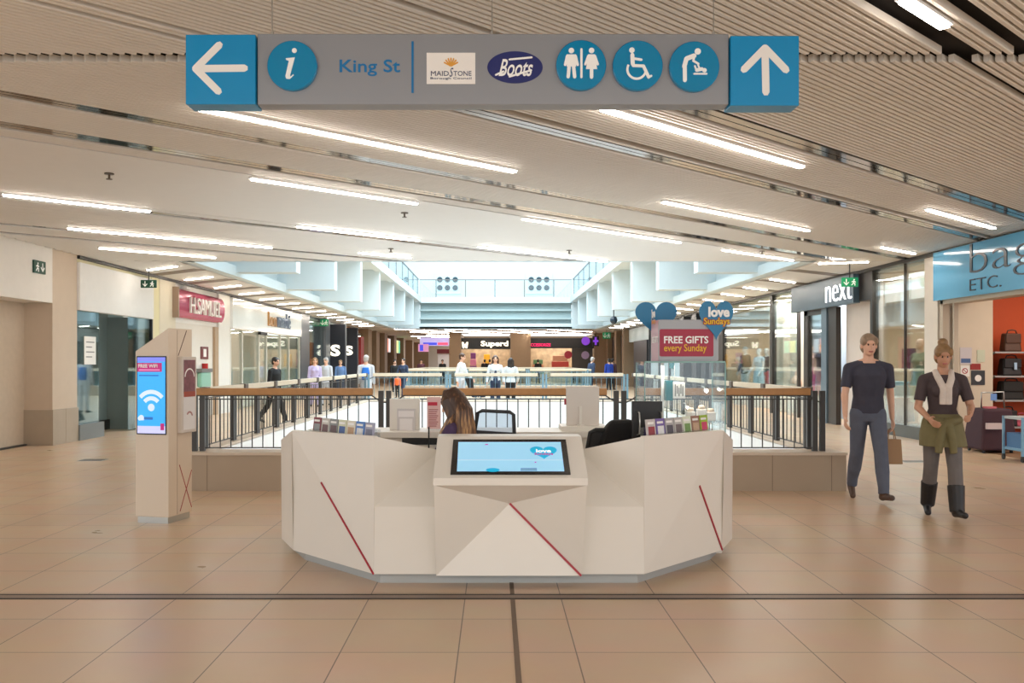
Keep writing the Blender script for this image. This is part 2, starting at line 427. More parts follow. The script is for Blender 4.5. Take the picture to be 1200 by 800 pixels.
# ---------------------------------------------------------------- strip lights
def strip_light(x0, y0, x1, y1, label, group, w=0.058, z=ZC):
    t = T('strip_light', label, 'ceiling light', ((x0+x1)/2, (y0+y1)/2, z), group)
    MB().bar((x0, y0, z-0.008), (x1, y1, z-0.008), w+0.03, 0.02).build('housing', white, t)
    d = Vector((x1-x0, y1-y0, 0)).normalized()*0.02
    MB().bar((x0+d.x, y0+d.y, z-0.026), (x1-d.x, y1-d.y, z-0.026), w, 0.018).build('diffuser', led, t)
def cpt(px, py):
    s = (ZC-EYE)/(VY-py); return (px-VX)*s, F*s
main = [((228,125),(608,198),'long strip light running from below the blue left-arrow panel'),
 ((708,123),(937,194),'long strip light starting below the accessible-toilet disc of the hanging sign'),
 ((290,208),(493,236),'strip light on the front edge of the smooth white raft, left of centre'),
 ((0,227),(180,245),'strip light cut by the left edge, above the running-man exit sign'),
 ((75,267),(324,288),'long strip light running over the empty white shop fascia on the left'),
 ((112,290),(257,300),'rearmost long strip light before the left gallery soffit'),
 ((345,264),(494,280),'strip light in the middle of the smooth planks, left of centre'),
 ((421,294.5),(481,301),'short strip light close to the ceiling edge, left of centre'),
 ((558,288),(714,305),'strip light ending at the ceiling edge above the two round-hole vents'),
 ((615,254),(795,283),'strip light on the far edge of the slats, right of centre'),
 ((780,234),(945,269),'strip light between two mirror bands, pointing at the grey-blue fascia'),
 ((849,291),(927,304),'short strip light near the right corner of the ceiling opening'),
 ((1090,243),(1162,266),'strip light in front of the blue bag shop fascia'),
 ((1035,288),(1070,296),'very short strip light above the dark end of the grey-blue fascia'),
 ((960,307.5),(990,313),'very short strip light above the grey-blue fascia lettering'),
 ((1054,-4),(1112,27),'strip light cut by the top edge, right of the up-arrow panel')]
for (a, b, lab) in main:
    p, q = cpt(*a), cpt(*b)
    u0, v0 = uv(*p); u1, v1 = uv(*q); vm = (v0+v1)/2
    p, q = xy(u0, vm), xy(u1, vm)
    def fit(p): return (min(max(p[0], -7.9), 8.05), p[1])
    p, q = fit(p), fit(q)
    strip_light(p[0], p[1], min(q[0], 8.05), min(q[1], EDGE-0.05), lab, 'long strip lights in the slatted ceiling')
ordn = ['first', 'second', 'third', 'fourth', 'fifth', 'sixth', 'seventh', 'eighth', 'ninth', 'tenth', 'eleventh', 'twelfth', 'thirteenth', 'fourteenth', 'fifteenth']
for k in range(14):
    y = 19.2+2.35*k
    strip_light(-7.6, y+0.4, -6.67, y-0.4, 'short strip light across the left gallery soffit, %s from the front' % ordn[k], 'short strip lights along the left gallery')
    y = 22.2+2.35*k
    strip_light(6.69, y-0.45, 7.6, y+0.5, 'short strip light across the right gallery soffit, %s from the front' % ordn[k], 'short strip lights along the right gallery')
random.seed(3)
for k in range(26):
    x = -5.6+11.4*((k*7) % 26)/25.0; y = 55.3+8.4*k/26
    l = random.uniform(1.2, 2.4)
    strip_light(x-l*0.37, y-l*0.34, x+l*0.37, y+l*0.34, 'warm strip light in the crowded soffit before the far end shops', 'strip lights of the far soffit')
for k in range(12):
    y = 67+2.9*k; x = -5.6 if k % 2 else -4.2
    strip_light(x-0.9, y-0.5, x+0.9, y+0.5, 'warm strip light over the far passage beside the brown column', 'strip lights of the far passage')
# sprinkler heads
spm = M('sprinkler_brass', (90, 80, 70), 0.3, 0.7)
for (px, py, lab) in ((128, 203, 'sprinkler head on the white ceiling raft above the left exit sign'), (474, 249, 'sprinkler head on the ceiling raft right of centre strip light'),
                      (458, 291, 'sprinkler head near the ceiling edge beside the short strip light'), (893, 294, 'sprinkler head by the right corner of the ceiling opening'),
                      (667, 293, 'sprinkler head near the ceiling edge above the right vent panel')):
    x, y = cpt(px, py)
    t = T('sprinkler_head', lab, 'sprinkler', (x, y, ZC), 'ceiling sprinklers')
    MB().cyl((x, y, ZC-0.012), (x, y, ZC), 0.05, n=16).build('rose', spm, t)
    MB().cyl((x, y, ZC-0.06), (x, y, ZC-0.012), 0.012).cyl((x, y, ZC-0.068), (x, y, ZC-0.06), 0.032, n=12).build('nozzle', spm, t)

# ---------------------------------------------------------------- atrium above
def atrium(side):
    xo = -6.3 if side < 0 else 6.4; xi = -4.65 if side < 0 else 4.75
    a, b = min(xo, xi), max(xo, xi)
    nm = 'left' if side < 0 else 'right'
    w = MB(); w.box(xo-0.1 if side < 0 else xo, xo if side < 0 else xo+0.1, EDGE, 54.7, ZC, 5.3)
    w.box(a if side < 0 else xo-0.25, xo+0.25 if side < 0 else b, EDGE, 54.7, ZC-0.02, ZC+0.22)
    struct('wall_atrium_'+nm, w, coolwhite)
    f = MB()
    for k in range(8):
        y = 16.4+5.0*k
        if y < EDGE: continue
        f.box(a, b, y-0.45, y, 3.6, 5.2)
        f.box(a+(0 if side < 0 else 0.9), b-(0.9 if side < 0 else 0), y-2.6, y-2.3, 4.3, 5.2)
    struct('beam_fins_'+nm, f, coolwhite)
    g = MB(); g.box(xi-0.16, xi+0.16, EDGE, 54.7, 5.12, 5.45)
    g.box(min(xi, xi+side*5), max(xi, xi+side*5), EDGE, 58, 5.2, 5.4)
    struct('beam_edge_'+nm, g, coolwhite)
    struct('wall_upper_'+nm, MB().box(xi+side*4.4-0.1, xi+side*4.4+0.1, EDGE, 58, 5.4, 11), coolwhite)
    t = T('upper_glass_balustrade', 'glass balustrade along the %s edge of the upper atrium gallery' % nm, 'balustrade', (xi, 36, 5.45))
    MB().box(xi-0.008, xi+0.008, EDGE+0.2, 54.5, 5.46, 6.5).build('glass_panel', glass, t)
    MB().box(xi-0.025, xi+0.025, EDGE+0.2, 54.5, 6.5, 6.55).build('handrail', midgrey, t)
    for k in range(13):
        y = 19+2.9*k; MB().box(xi-0.02, xi+0.02, y-0.02, y+0.02, 5.45, 6.5).build('post', midgrey, t)
atrium(-1); atrium(1)
e = MB(); e.box(-6.3, 6.4, 54.7, 54.9, ZC-0.02, 3.85)
e.box(-6.3, -4.6, 54.6, 54.9, ZC, 5.45); e.box(4.7, 6.4, 54.6, 54.9, ZC, 5.45); e.box(-4.65, 4.75, 54.55, 54.9, 5.1, 5.45)
struct('wall_atrium_end', e, coolwhite)
le = MB(); le.box(-4.6, 4.7, 55.1, 55.2, 3.8, 5.2); le.box(-4.6, 4.7, 54.72, 55.1, 4.1, 4.2); le.box(-4.6, 4.7, 54.8, 55.1, 4.62, 4.72)
struct('wall_atrium_ledges', le, sage)
struct('floor_upper', MB().box(-9, 9, 54.9, 58, 5.2, 5.42), coolwhite)
struct('wall_upper_end', MB().box(-9.2, 9.2, 58, 58.2, 5.4, 11), coolwhite)
t = T('end_glass_balustrade', 'glass balustrade in front of the two round-hole vents of the upper end wall', 'balustrade', (0, 54.8, 5.45))
MB().box(-4.6, 4.7, 54.79, 54.81, 5.46, 6.5).build('glass_panel', glass, t)
MB().box(-4.6, 4.7, 54.77, 54.83, 6.5, 6.55).build('handrail', midgrey, t)
for k in range(5): MB().box(-3.6+1.8*k-0.03, -3.6+1.8*k+0.03, 54.77, 54.83, 5.45, 6.5).build('post', midgrey, t)
ventm = M('vent_panel_blue_white', (214, 232, 236), 0.5); holem = M('vent_hole', (40, 66, 78), 0.5)
for (px, lab) in ((524.5, 'white panel with six round holes high on the end wall, left of the pair'), (631.5, 'white panel with six round holes high on the end wall, right of the pair')):
    Y = 57.95; x = xx(px, Y); zc = zz(332.5, Y); s = Y/F
    t = T('vent_panel', lab, 'vent', (x, Y, zc), 'round-hole vents of the end wall')
    MB().box(x-15.5*s, x+15.5*s, Y-0.06, Y+0.05, zc-12*s, zc+12*s).build('panel', ventm, t, bevel=0.01)
    for i in (-1, 0, 1):
        for j in (-0.5, 0.5):
            cx = x+i*9*s; cz = zc+j*9.5*s
            MB().cyl((cx, Y-0.12, cz), (cx, Y-0.06, cz), 3.2*s, 3.2*s, n=20).build('nozzle', holem, t)
# hanging dome camera
Y = 36.2; x = 4.80
t = T('dome_camera', 'small black dome camera hanging from the right atrium fin', 'camera', (x, Y, zz(368, Y)))
MB().cyl((x, Y, zz(371, Y)), (x, Y, 3.6), 0.02).build('stem', black, t)
MB().cyl((x, Y, zz(374, Y)), (x, Y, zz(371, Y)), 0.15, 0.10, n=16).build('housing', black, t)
MB().ell((x, Y, zz(375, Y)), (0.15, 0.15, 0.17)).build('dome', M('dome_dark_blue', (24, 44, 60), 0.15), t, smooth=True)
# ---------------------------------------------------------------- left shop line
LR, LU = (0, 1, 0), (0, 0, 1)          # writing direction on the left wall (faces +x)
RR = (0, -1, 0)                        # writing direction on the right wall (faces -x)
def shop_shell(nm, x0, x1, y0, y1, mat, h=3.4):
    """back wall, two partitions and ceiling of a shop behind its front"""
    b = MB(); back = x0 if x0 < -9 else x1
    b.box(back-0.05, back+0.05, y0, y1, 0, h); b.box(x0, x1, y0-0.04, y0+0.02, 0, h); b.box(x0, x1, y1-0.02, y1+0.04, 0, h)
    b.box(x0, x1, y0, y1, h, h+0.06)
    struct('wall_'+nm, b, mat)
shopwhite = M('shop_wall_white', (232, 228, 220), 0.6); shopbeige = M('shop_wall_beige', (206, 184, 150), 0.6); shopteal = M('shop_wall_cool', (176, 192, 190), 0.6)
# near bulkhead, plaster hoarding, tiled column
struct('wall_bulkhead', MB().box(-9.2, XL, 9, 16.1, 2.56, 3.60), warmwhite)
struct('wall_plaster', MB().box(-8.6, -8.46, 9, 16.1, 0, 2.56), plasterm)
struct('trim_11', MB().box(-8.46, -8.40, 9, 16.1, 0, 0.03), darkgrey)
c = struct('pillar_left', MB().box(-8.7, XL, 16.1, 17.05, 0, 3.6), beige, 0.004)
MB().box(-8.72, XL+0.02, 16.08, 17.07, 0, 0.64).build('skirting', M('skirting_tile', (172, 158, 140), 0.45, var=0.06), c, bevel=0.004)
MB().box(-8.73, XL+0.022, 16.56, 16.57, 0, 0.64).build('joint', stone, c)
# empty shop: white fascia over glass and grey panels
struct('wall_fascia_left', MB().box(-8.05, -7.90, 17.06, 20.75, 2.49, 3.40), white)
struct('trim_12', MB().box(-8.2, -7.97, 17.06, 21.0, 3.38, 3.60).box(-8.1, -7.96, 20.78, 21.25, 0, 3.5), M('pale_yellow_frame', (226, 216, 172), 0.5))
struct('trim_13', MB().box(-7.98, -7.9, 17.06, 36.6, 3.47, 3.53).box(-8.0, -7.94, 20.74, 20.8, 0, 2.5), black)
struct('window_1', MB().box(-7.99, -7.97, 17.08, 18.05, 0.30, 2.49), greyglass)
struct('trim_14', MB().box(-8.15, -7.9, 17.06, 18.12, 0, 0.30), M('grey_base_tile', (120, 124, 124), 0.5))
struct('window_2', MB().box(-7.99, -7.97, 19.5, 20.75, 0.02, 2.49), greyglass)
struct('wall_grey_panel', MB().box(-8.75, -8.68, 18.0, 20.1, 0.0, 2.7).box(-8.68, -8.0, 20.06, 20.1, 0, 2.5), M('grey_green_panel', (128, 140, 138), 0.5))
struct('trim_15', MB().box(-8.69, -8.62, 18.0, 20.06, 0, 0.22), M('black_kick', (40, 36, 34), 0.5))
shop_shell('empty_shop', -12.5, -8.8, 17.1, 21.2, shopteal)
def notice(name, lab, Y0, Y1, z0, z1, X, side, mat, cat='notice', group=None, lines=0, ink=None):
    t = T(name, lab, cat, (X, (Y0+Y1)/2, z0), group)
    MB().box(X-0.006, X+0.006, Y0, Y1, z0, z1).build('sheet', mat, t)
    if lines:
        m = MB(); h = (z1-z0)
        for i in range(lines):
            z = z1-h*(0.2+0.7*i/lines); m.box(X+side*0.006, X+side*0.009, Y0+0.15*(Y1-Y0), Y1-(0.15+0.2*(i % 2))*(Y1-Y0), z-h*0.02, z+h*0.015)
        m.build('print', ink or midgrey, t)
    return t
notice('paper_notice', 'white paper notice taped to the dark glass of the empty shop', 17.35, 17.85, 1.45, 2.0, -7.955, 1, signwhite, lines=4)
# cream wall with the curved pink sign
struct('pillar_cream', MB().box(-8.3, XL, 21.25, 22.3, 0, 3.6), cream)
struct('wall_sign_panel', MB().box(-8.7, -8.02, 22.3, 25.8, 2.5, 3.6), warmwhite)
struct('wall_recess', MB().box(-8.2, -8.03, 22.3, 25.5, 0, 2.5), M('recess_white', (224, 218, 208), 0.6))
struct('trim_16', MB().box(-8.2, -7.96, 25.5, 25.8, 0, 2.5), M('tan_jamb', (176, 150, 122), 0.5))
struct('pillar_white', MB().box(-8.7, XL, 25.8, 26.9, 0, 3.6), M('pillar_paint', (228, 226, 220), 0.55))
pinkm = M('pink_sign', (188, 66, 104), 0.25, 0.25); 
t = T('curved_shop_sign', 'bulging pink shop sign with white capitals on the left wall', 'shop sign', (-7.95, 24.1, 2.62))
p = []
for i in range(13):
    a = math.pi*i/12; p.append((-8.0+0.15*math.sin(a), 2.985-0.365*math.cos(a)))
b = MB(); n = len(p)
b.add([(x, 22.15, z) for x, z in p]+[(x, 26.05, z) for x, z in p], [tuple(range(n)), tuple(range(2*n-1, n-1, -1))]+[(i, (i+1) % n, n+(i+1) % n, n+i) for i in range(n)])
b.build('sign_body', pinkm, t, smooth=False)
MB().box(-8.02, -7.80, 22.08, 22.15, 2.6, 3.36).build('end_cap', M('sign_end_cap', (150, 128, 110), 0.5), t)
text('H.SAMUEL', (-7.85, 24.3, 2.97), LR, LU, signwhite, 'lettering', t, w=2.55, h=0.42, th=0.05)
t = T('spot_lamp', 'small white spot lamp on the top edge of the pink sign', 'lamp', (-7.9, 22.9, 3.36))
MB().box(-8.0, -7.84, 22.8, 23.1, 3.36, 3.42).build('housing', white, t)
t = T('fire_notice', 'dark red fire notice on the pale wall under the pink sign', 'fire notice', (-8.03, 24.7, 1.6))
MB().box(-8.03, -8.01, 24.42, 25.05, 1.58, 1.92).build('plate', M('dark_red', (110, 24, 24), 0.4), t)
MB().box(-8.01, -8.005, 24.62, 24.86, 1.64, 1.86).build('symbol', signwhite, t)
t = T('wall_unit', 'wall unit with red alarm bell and pale green tank below the dark red notice', 'alarm unit', (-8.03, 24.5, 0.9))
MB().box(-8.03, -7.90, 24.15, 24.95, 0.82, 1.22).build('tank', M('pale_green', (140, 190, 170), 0.3), t, bevel=0.03)
MB().box(-8.03, -7.88, 24.1, 25.0, 1.22, 1.32).build('cover', midgrey, t)
MB().cyl((-7.96, 24.6, 1.32), (-7.96, 24.6, 1.46), 0.08).build('bell', M('alarm_red', (180, 20, 20), 0.4), t)
# long white fascia shop
struct('wall_fascia_white', MB().box(-8.05, -7.88, 26.95, 36.5, 2.52, 3.44), M('gloss_white_fascia', (236, 240, 240), 0.12))
lt = T('fascia_lettering', 'gold and silver lettering on the long white shop fascia', 'lettering', (-7.88, 33, 2.9))
text('bon', (-7.88, 31.6, 3.0), LR, LU, M('gold_letter', (196, 150, 96), 0.25, 0.7), 'lettering', lt, w=1.1, h=0.5, th=0.06)
text('marché', (-7.88, 33.35, 3.03), LR, LU, M('silver_letter', (120, 136, 160), 0.25, 0.7), 'lettering', lt, w=2.0, h=0.56, th=0.06)
struct('window_3', MB().box(-7.99, -7.97, 27.0, 36.5, 0.05, 2.5), glass)
fr = MB()
for y in (26.95, 28.2, 30.2, 31.2, 33.2, 34.6, 36.45): fr.box(-8.02, -7.94, y-0.05, y+0.05, 0, 2.5)
struct('trim_17', fr, M('pale_mullion', (206, 204, 192), 0.5))
struct('wall_shop_screen', MB().box(-8.5, -8.42, 29.9, 31.4, 0, 2.4).box(-8.5, -8.42, 33.0, 36.4, 0, 2.4), M('screen_cream', (214, 208, 190), 0.6))
shop_shell('white_shop', -13, -8.1, 26.95, 36.5, shopwhite)
t = T('black_closer', 'small black box under the white fascia above its doors', 'door closer', (-7.9, 30.5, 2.44))
MB().box(-7.96, -7.86, 30.1, 31.0, 2.42, 2.52).build('box_body', black, t)
# clothes rails inside
def garment_rail(x, y, L, cols, lab, along='y', h=1.45):
    t = T('garment_rail', lab, 'clothes rail', (x, y, 0))
    d = (0, 1) if along == 'y' else (1, 0)
    e0 = (x-d[0]*L/2, y-d[1]*L/2); e1 = (x+d[0]*L/2, y+d[1]*L/2)
    m = MB(); m.tube([e0+(0.0,), e0+(h,), e1+(h,), e1+(0.0,)], 0.018)
    for q in (e0, e1): m.bar((q[0]-d[1]*0.25, q[1]-d[0]*0.25, 0.015), (q[0]+d[1]*0.25, q[1]+d[0]*0.25, 0.015), 0.03, 0.03)
    m.build('rail_frame', steel, t)
    n = int(L/0.12)
    for i in range(n):
        u = (i+0.7)/n*L-L/2; px_, py_ = x+d[0]*u, y+d[1]*u; w = random.uniform(0.17, 0.23); l = random.uniform(0.6, 0.95)
        pr = [(-0.03, h-0.02), (0.03, h-0.02), (w, h-0.12), (w*0.95, h-l), (-w*0.95, h-l), (-w, h-0.12)]
        MB().plate(pr, (px_, py_, 0), (d[1], d[0], 0), (0, 0, 1), 0.05).build('garment', cols[i % len(cols)], t)
    return t
gcols = [M('cloth_%s' % n_, c_, 0.8, var=0.1) for n_, c_ in (('teal', (60, 120, 130)), ('ochre', (200, 170, 90)), ('grey', (130, 134, 140)), ('ink', (40, 44, 60)), ('blush', (214, 170, 160)), ('red', (170, 50, 50)), ('white', (226, 226, 224)), ('orange', (214, 110, 50)))]
garment_rail(-8.9, 28.9, 1.6, [gcols[0], gcols[1], gcols[2], gcols[6]], 'clothes rail with teal and ochre garments behind the white-fascia shop window')
# dark shopfronts further on
struct('pillar_dark', MB().box(-8.5, -7.92, 36.55, 38.3, 0, 3.53), M('blue_black_column', (74, 80, 88), 0.3))
struct('window_4', MB().box(-7.99, -7.97, 38.3, 41.6, 0.3, 3.3), glass)
shop_shell('glass_shop', -12, -8.2, 38.3, 46.5, shopteal)
struct('pillar_grey', MB().box(-8.4, -7.85, 41.6, 42.7, 0, 3.53), M('grey_post', (96, 100, 106), 0.4))
struct('wall_navy_first', MB().box(-7.95, -7.2, 43.0, 43.3, 0, 3.3), navy)
struct('pillar_pale', MB().box(-7.5, -7.32, 43.4, 44.2, 0, 3.5), M('pale_post', (150, 150, 150), 0.4))
struct('wall_navy_second', MB().box(-7.95, -7.25, 47.2, 47.5, 0, 3.3), navy)
s1 = T('shop_letter', 'white letter S on the nearer navy panel', 'lettering', (-7.45, 43.0, 2.0))
text('S', (xx(393, 43), 42.995, zz(410.5, 43)), RX, RZ, M('lit_white_letter', (255, 245, 225), 0.5, emit=1.5), 'lettering', s1, w=0.46, h=0.55, bold=0.04)
s2 = T('shop_letter', 'white letter S half hidden on the farther navy panel', 'lettering', (-7.2, 47.2, 2.0))
text('S', (xx(408.5, 47.2), 47.195, zz(410.5, 47)), RX, RZ, M('lit_white_letter'), 'lettering', s2, w=0.46, h=0.5, bold=0.04)
t = T('display_stand', 'orange bottle display in the window of the glass shop before the navy panels', 'display', (-8.65, 42.7, 0))
MB().box(-9.1, -8.45, 41.9, 43.6, 0.0, 1.65).build('stand', M('copper_orange', (206, 110, 60), 0.4), t, bevel=0.02)
for k in range(3): 
    MB().cyl((-8.68, 42.2+0.55*k, 1.65), (-8.68, 42.2+0.55*k, 2.42), 0.2, 0.14).build('bottle', M('copper_bottle', (190, 96, 44), 0.25, 0.4), t)
struct('window_5', MB().box(-7.99, -7.97, 47.6, 54.6, 0.1, 3.2), glass)
shop_shell('brown_shop', -11.5, -8.2, 46.7, 55.0, M('shop_wall_brown', (150, 110, 84), 0.6))
t = T('banner', 'narrow red vertical banner between the far left shopfronts', 'banner', (-7.8, 53.3, 0.5))
MB().box(-7.97, -7.88, 52.7, 53.9, 0.8, 3.0).build('cloth', M('banner_red', (168, 40, 44), 0.5), t)
pb = MB()
for y in (54.8, 58.6, 63.0, 69, 76, 84, 93): pb.box(-8.6, -7.75, y, y+1.6, 0, 3.53)
struct('pillar_brown', pb, brown)
w_ = MB().box(-8.7, -8.45, 55, 110, 0, 3.53)
struct('wall_far_left', w_, M('far_left_wall', (120, 92, 70), 0.6))
def lit_screen(Y0, Y1, X, z0, z1, cols, lab):
    t = T('lit_menu_board', lab, 'lit sign', (X, (Y0+Y1)/2, z0))
    MB().box(X-0.05, X, Y0, Y1, z0, z1).build('frame', black, t)
    n = len(cols)
    for i, c in enumerate(cols):
        MB().box(X, X+0.01, Y0+(Y1-Y0)*(i+0.06)/n, Y0+(Y1-Y0)*(i+0.94)/n, z0+0.05, z1-0.05).build('panel', M('lit_%d_%d_%d' % c, c, 0.4, emit=0.8), t)
lit_screen(64.8, 68.6, -8.0, 2.2, 3.3, [(240, 240, 230), (230, 120, 70), (240, 240, 240)], 'white and orange lit menu board between brown pillars, nearer of two')
lit_screen(71, 75.6, -8.0, 2.2, 3.3, [(90, 200, 160), (230, 230, 120), (60, 170, 120)], 'green and yellow lit menu board between brown pillars, farther of two')
def exit_sign(x, y, z, w, h, facing, lab, arrow='down', lit=False, hang=True):
    g = exitgreen if lit else exitdark
    t = T('exit_sign', lab, 'exit sign', (x, y, z))
    if facing == 'y': o, r, up = (x, y, z), RX, RZ
    elif facing == 'xp': o, r, up = (x, y, z), LR, RZ
    else: o, r, up = (x, y, z), RR, RZ
    O = Vector(o); R = Vector(r); U = Vector(up); nn = R.cross(U)
    m = MB(); m.plate(rrect(-w/2, w/2, -h/2, h/2, h*0.05), O-nn*0.03, r, up, 0.03); m.build('plate', g, t)
    p = MB(); f = O+nn*0.001
    sx = w/2*0.42
    cx = -w*0.22 if arrow == 'down' else w*0.22
    p.plate(seg((cx, h*0.3), (cx, -h*0.28), h*0.1), f, r, up, 0.003)
    p.plate(seg((cx, -h*0.3), (cx-h*0.25, -h*0.02), h*0.1), f, r, up, 0.003); p.plate(seg((cx, -h*0.3), (cx+h*0.25, -h*0.02), h*0.1), f, r, up, 0.003)
    q = -cx
    p.plate(circle(q+h*0.06, h*0.27, h*0.08, 12), f, r, up, 0.003)
    for a, b in (((0.02, 0.14), (-0.02, -0.1)), ((0.02, 0.12), (-0.18, 0.04)), ((0.02, 0.12), (0.2, 0.02)), ((-0.02, -0.1), (-0.2, -0.3)), ((-0.02, -0.1), (0.14, -0.14)), ((0.14, -0.14), (0.14, -0.34))):
        p.plate(seg((q+a[0]*h, a[1]*h), (q+b[0]*h, b[1]*h), h*0.1), f, r, up, 0.003)
    p.build('pictogram', pic_white, t)
    if hang:
        MB().cyl((x, y+0.015 if facing == 'y' else y, z+h/2), (x, y+0.015 if facing == 'y' else y, ZC), 0.012).build('rod', black, t)
exit_sign(XL+0.03, 15.6, zz(313, 15.6), 0.4, 0.22, 'xp', 'running-man exit sign on the near white bulkhead at the left edge', arrow='up', hang=False)
exit_sign(xx(174, 19.4), 19.4, zz(332.5, 19.4), 0.34, 0.17, 'y', 'hanging exit sign at the corner of the empty white fascia')
exit_sign(xx(380, 41), 41, zz(378, 41), 0.36, 0.32, 'y', 'green exit sign on the grey post before the navy panels', lit=True, hang=True)
exit_sign(xx(447, 60), 60, zz(382, 60), 0.5, 0.4, 'y', 'small exit sign hanging by the far brown pillars on the left', hang=True)
exit_sign(xx(996, 18.6), 18.6, zz(330.5, 18.6), 0.34, 0.19, 'y', 'lit green exit sign hanging before the white letters of the grey-blue fascia', lit=True)
exit_sign(xx(711, 56), 56, zz(393, 56), 0.5, 0.4, 'y', 'lit green exit sign hanging at the far end of the right gallery', lit=True)
# ---------------------------------------------------------------- far end shops
EY = 64.0
ew = MB(); ew.box(-3.0, XR, EY+6, EY+6.2, 0, 3.53); ew.box(-3.2, -2.4, EY-1.5, EY+6, 0, 3.53); ew.box(1.1, 2.5, EY-1.5, EY+6, 0, 3.53); ew.box(7.05, XR+0.3, EY-0.5, EY+6, 0, 3.53)
struct('wall_far_columns', ew, brown)
def far_shop(x0, x1, nm):
    struct('wall_far_'+nm, MB().box(x0, x1, EY+4.5, EY+4.7, 0, 3.3), M('far_'+nm, (176, 152, 122), 0.6, var=0.75, scale=2.6))
far_shop(-2.4, 1.1, 'beauty_shop'); far_shop(2.5, 7.05, 'pink_sign_shop')
t = T('black_shop_sign', 'black fascia with white lettering between the far brown columns', 'shop sign', (-0.7, EY, 2.4))
MB().box(-2.4, 1.1, EY-0.2, EY, zz(409, EY), zz(396, EY)).build('panel', M('black_fascia', (28, 26, 26), 0.4), t)
text('Superd', (xx(579.5, EY), EY-0.2, zz(403.3, EY)), RX, RZ, M('lit_white_letter', (255, 245, 225), 0.5, emit=1.5), 'lettering', t, w=1.95, h=0.5, th=0.05, bold=0.03)
b = MB(); cx, cz = xx(545, EY), zz(404.5, EY)
for sgn in (-1, 1):
    b.plate([(0, 0), (sgn*0.1, 0.22), (sgn*0.22, 0.24), (sgn*0.2, 0.02), (sgn*0.17, -0.2), (sgn*0.06, -0.22)], (cx, EY-0.2, cz), RX, RZ, 0.05)
b.build('emblem', M('lit_white_letter'), t)
t = T('pink_lettered_sign', 'black fascia with pink lettering and purple disc at the far right end', 'shop sign', (4.7, EY, 2.4))
MB().box(2.5, 7.05, EY-0.2, EY, zz(408, EY), zz(396, EY)).build('panel', M('black_fascia'), t)
pk = M('lit_pink_letter', (255, 30, 110), 0.5, emit=1.0); pu = M('lit_purple', (120, 60, 190), 0.5, emit=0.8)
text('ACCESSORIZE', (xx(632, EY), EY-0.2, zz(404, EY)), RX, RZ, pk, 'lettering', t, w=1.6, h=0.22, th=0.04, bold=0.02)
MB().plate(circle(xx(686, EY), zz(399.5, EY), 0.3), (0, EY-0.2, 0), RX, RZ, 0.06).build('disc', pu, t)
t = T('purple_cross_sign', 'purple and white cross sign projecting beside the far right black fascia', 'shop sign', (xx(698, 60), 60, 2.9))
x, z = xx(698, 60), zz(399.5, 60)
MB().box(x-0.22, x+0.22, 59.96, 60.04, z-0.34, z+0.34).build('panel', M('black_fascia'), t)
MB().box(x-0.07, x+0.07, 59.93, 59.96, z-0.26, z+0.26).box(x-0.18, x+0.18, 59.93, 59.96, z-0.07, z+0.07).build('cross', pu, t)
MB().cyl((x, 60, z+0.34), (x, 60, ZC), 0.02).build('rod', black, t)
# stock in the far shops
def far_stack(x, y, w, d, h, m_, lab, cat='display', rows=3):
    t = T('stock_display', lab, cat, (x, y, 0))
    MB().box(x-w/2, x+w/2, y-d/2, y+d/2, 0, h*0.35).build('plinth', M('display_cream', (220, 206, 180), 0.5), t)
    for i in range(rows):
        z = h*(0.35+0.65*i/rows); MB().box(x-w/2*(1-0.12*i), x+w/2*(1-0.12*i), y-d/2*(1-0.1*i), y+d/2*(1-0.1*i), z, z+h*0.65/rows-0.03).build('goods', m_[i % len(m_)], t, bevel=0.02)
far_stack(-1.6, EY+2, 0.5, 0.5, 2.2, [M('purple_goods', (130, 70, 130), 0.5), M('pink_goods', (214, 130, 170), 0.5)], 'tall purple and pink stand in the far shop under the white lettering')
far_stack(-0.6, EY+2.5, 0.6, 0.5, 2.1, [M('yellow_goods', (226, 170, 40), 0.5)], 'tall yellow poster stand in the far shop under the white lettering')
far_stack(4.8, EY+2, 1.4, 0.7, 2.0, [M('tan_goods', (196, 140, 110), 0.6), M('red_goods', (190, 70, 60), 0.5)], 'heap of red and tan goods in the far shop under the pink lettering')
far_stack(3.2, EY+2.6, 0.9, 0.6, 1.7, [M('green_goods', (90, 130, 90), 0.5), M('tan_goods')], 'low green stand in the far shop under the pink lettering')
MB().cyl((xx(500, 75), 75.1, zz(400.5, 75)), (xx(500, 75), 75.1, ZC), 0.03).cyl((xx(520, 75), 75.1, zz(400.5, 75)), (xx(520, 75), 75.1, ZC), 0.03)
struct('wall_far_dark_window', MB().box(5.5, 7.0, EY+0.1, EY+0.2, 0, zz(408, EY)), M('far_dark_window', (64, 58, 52), 0.3))
notice_m = M('crimson', (170, 40, 60), 0.5)
t = T('round_poster', 'dark red round poster in the dark window of the far pink-lettered shop', 'poster', (xx(665, EY), EY, 1.9)); MB().plate(circle(xx(666, EY), zz(415.5, EY), 0.28), (0, EY+0.1, 0), RX, RZ, 0.03).build('disc', notice_m, t)
t = T('round_poster', 'pale purple round poster in the dark window of the far pink-lettered shop', 'poster', (xx(686, EY), EY, 1.9)); MB().plate(circle(xx(686, EY), zz(416, EY), 0.28), (0, EY+0.1, 0), RX, RZ, 0.03).build('disc', M('lilac', (180, 160, 200), 0.5), t)
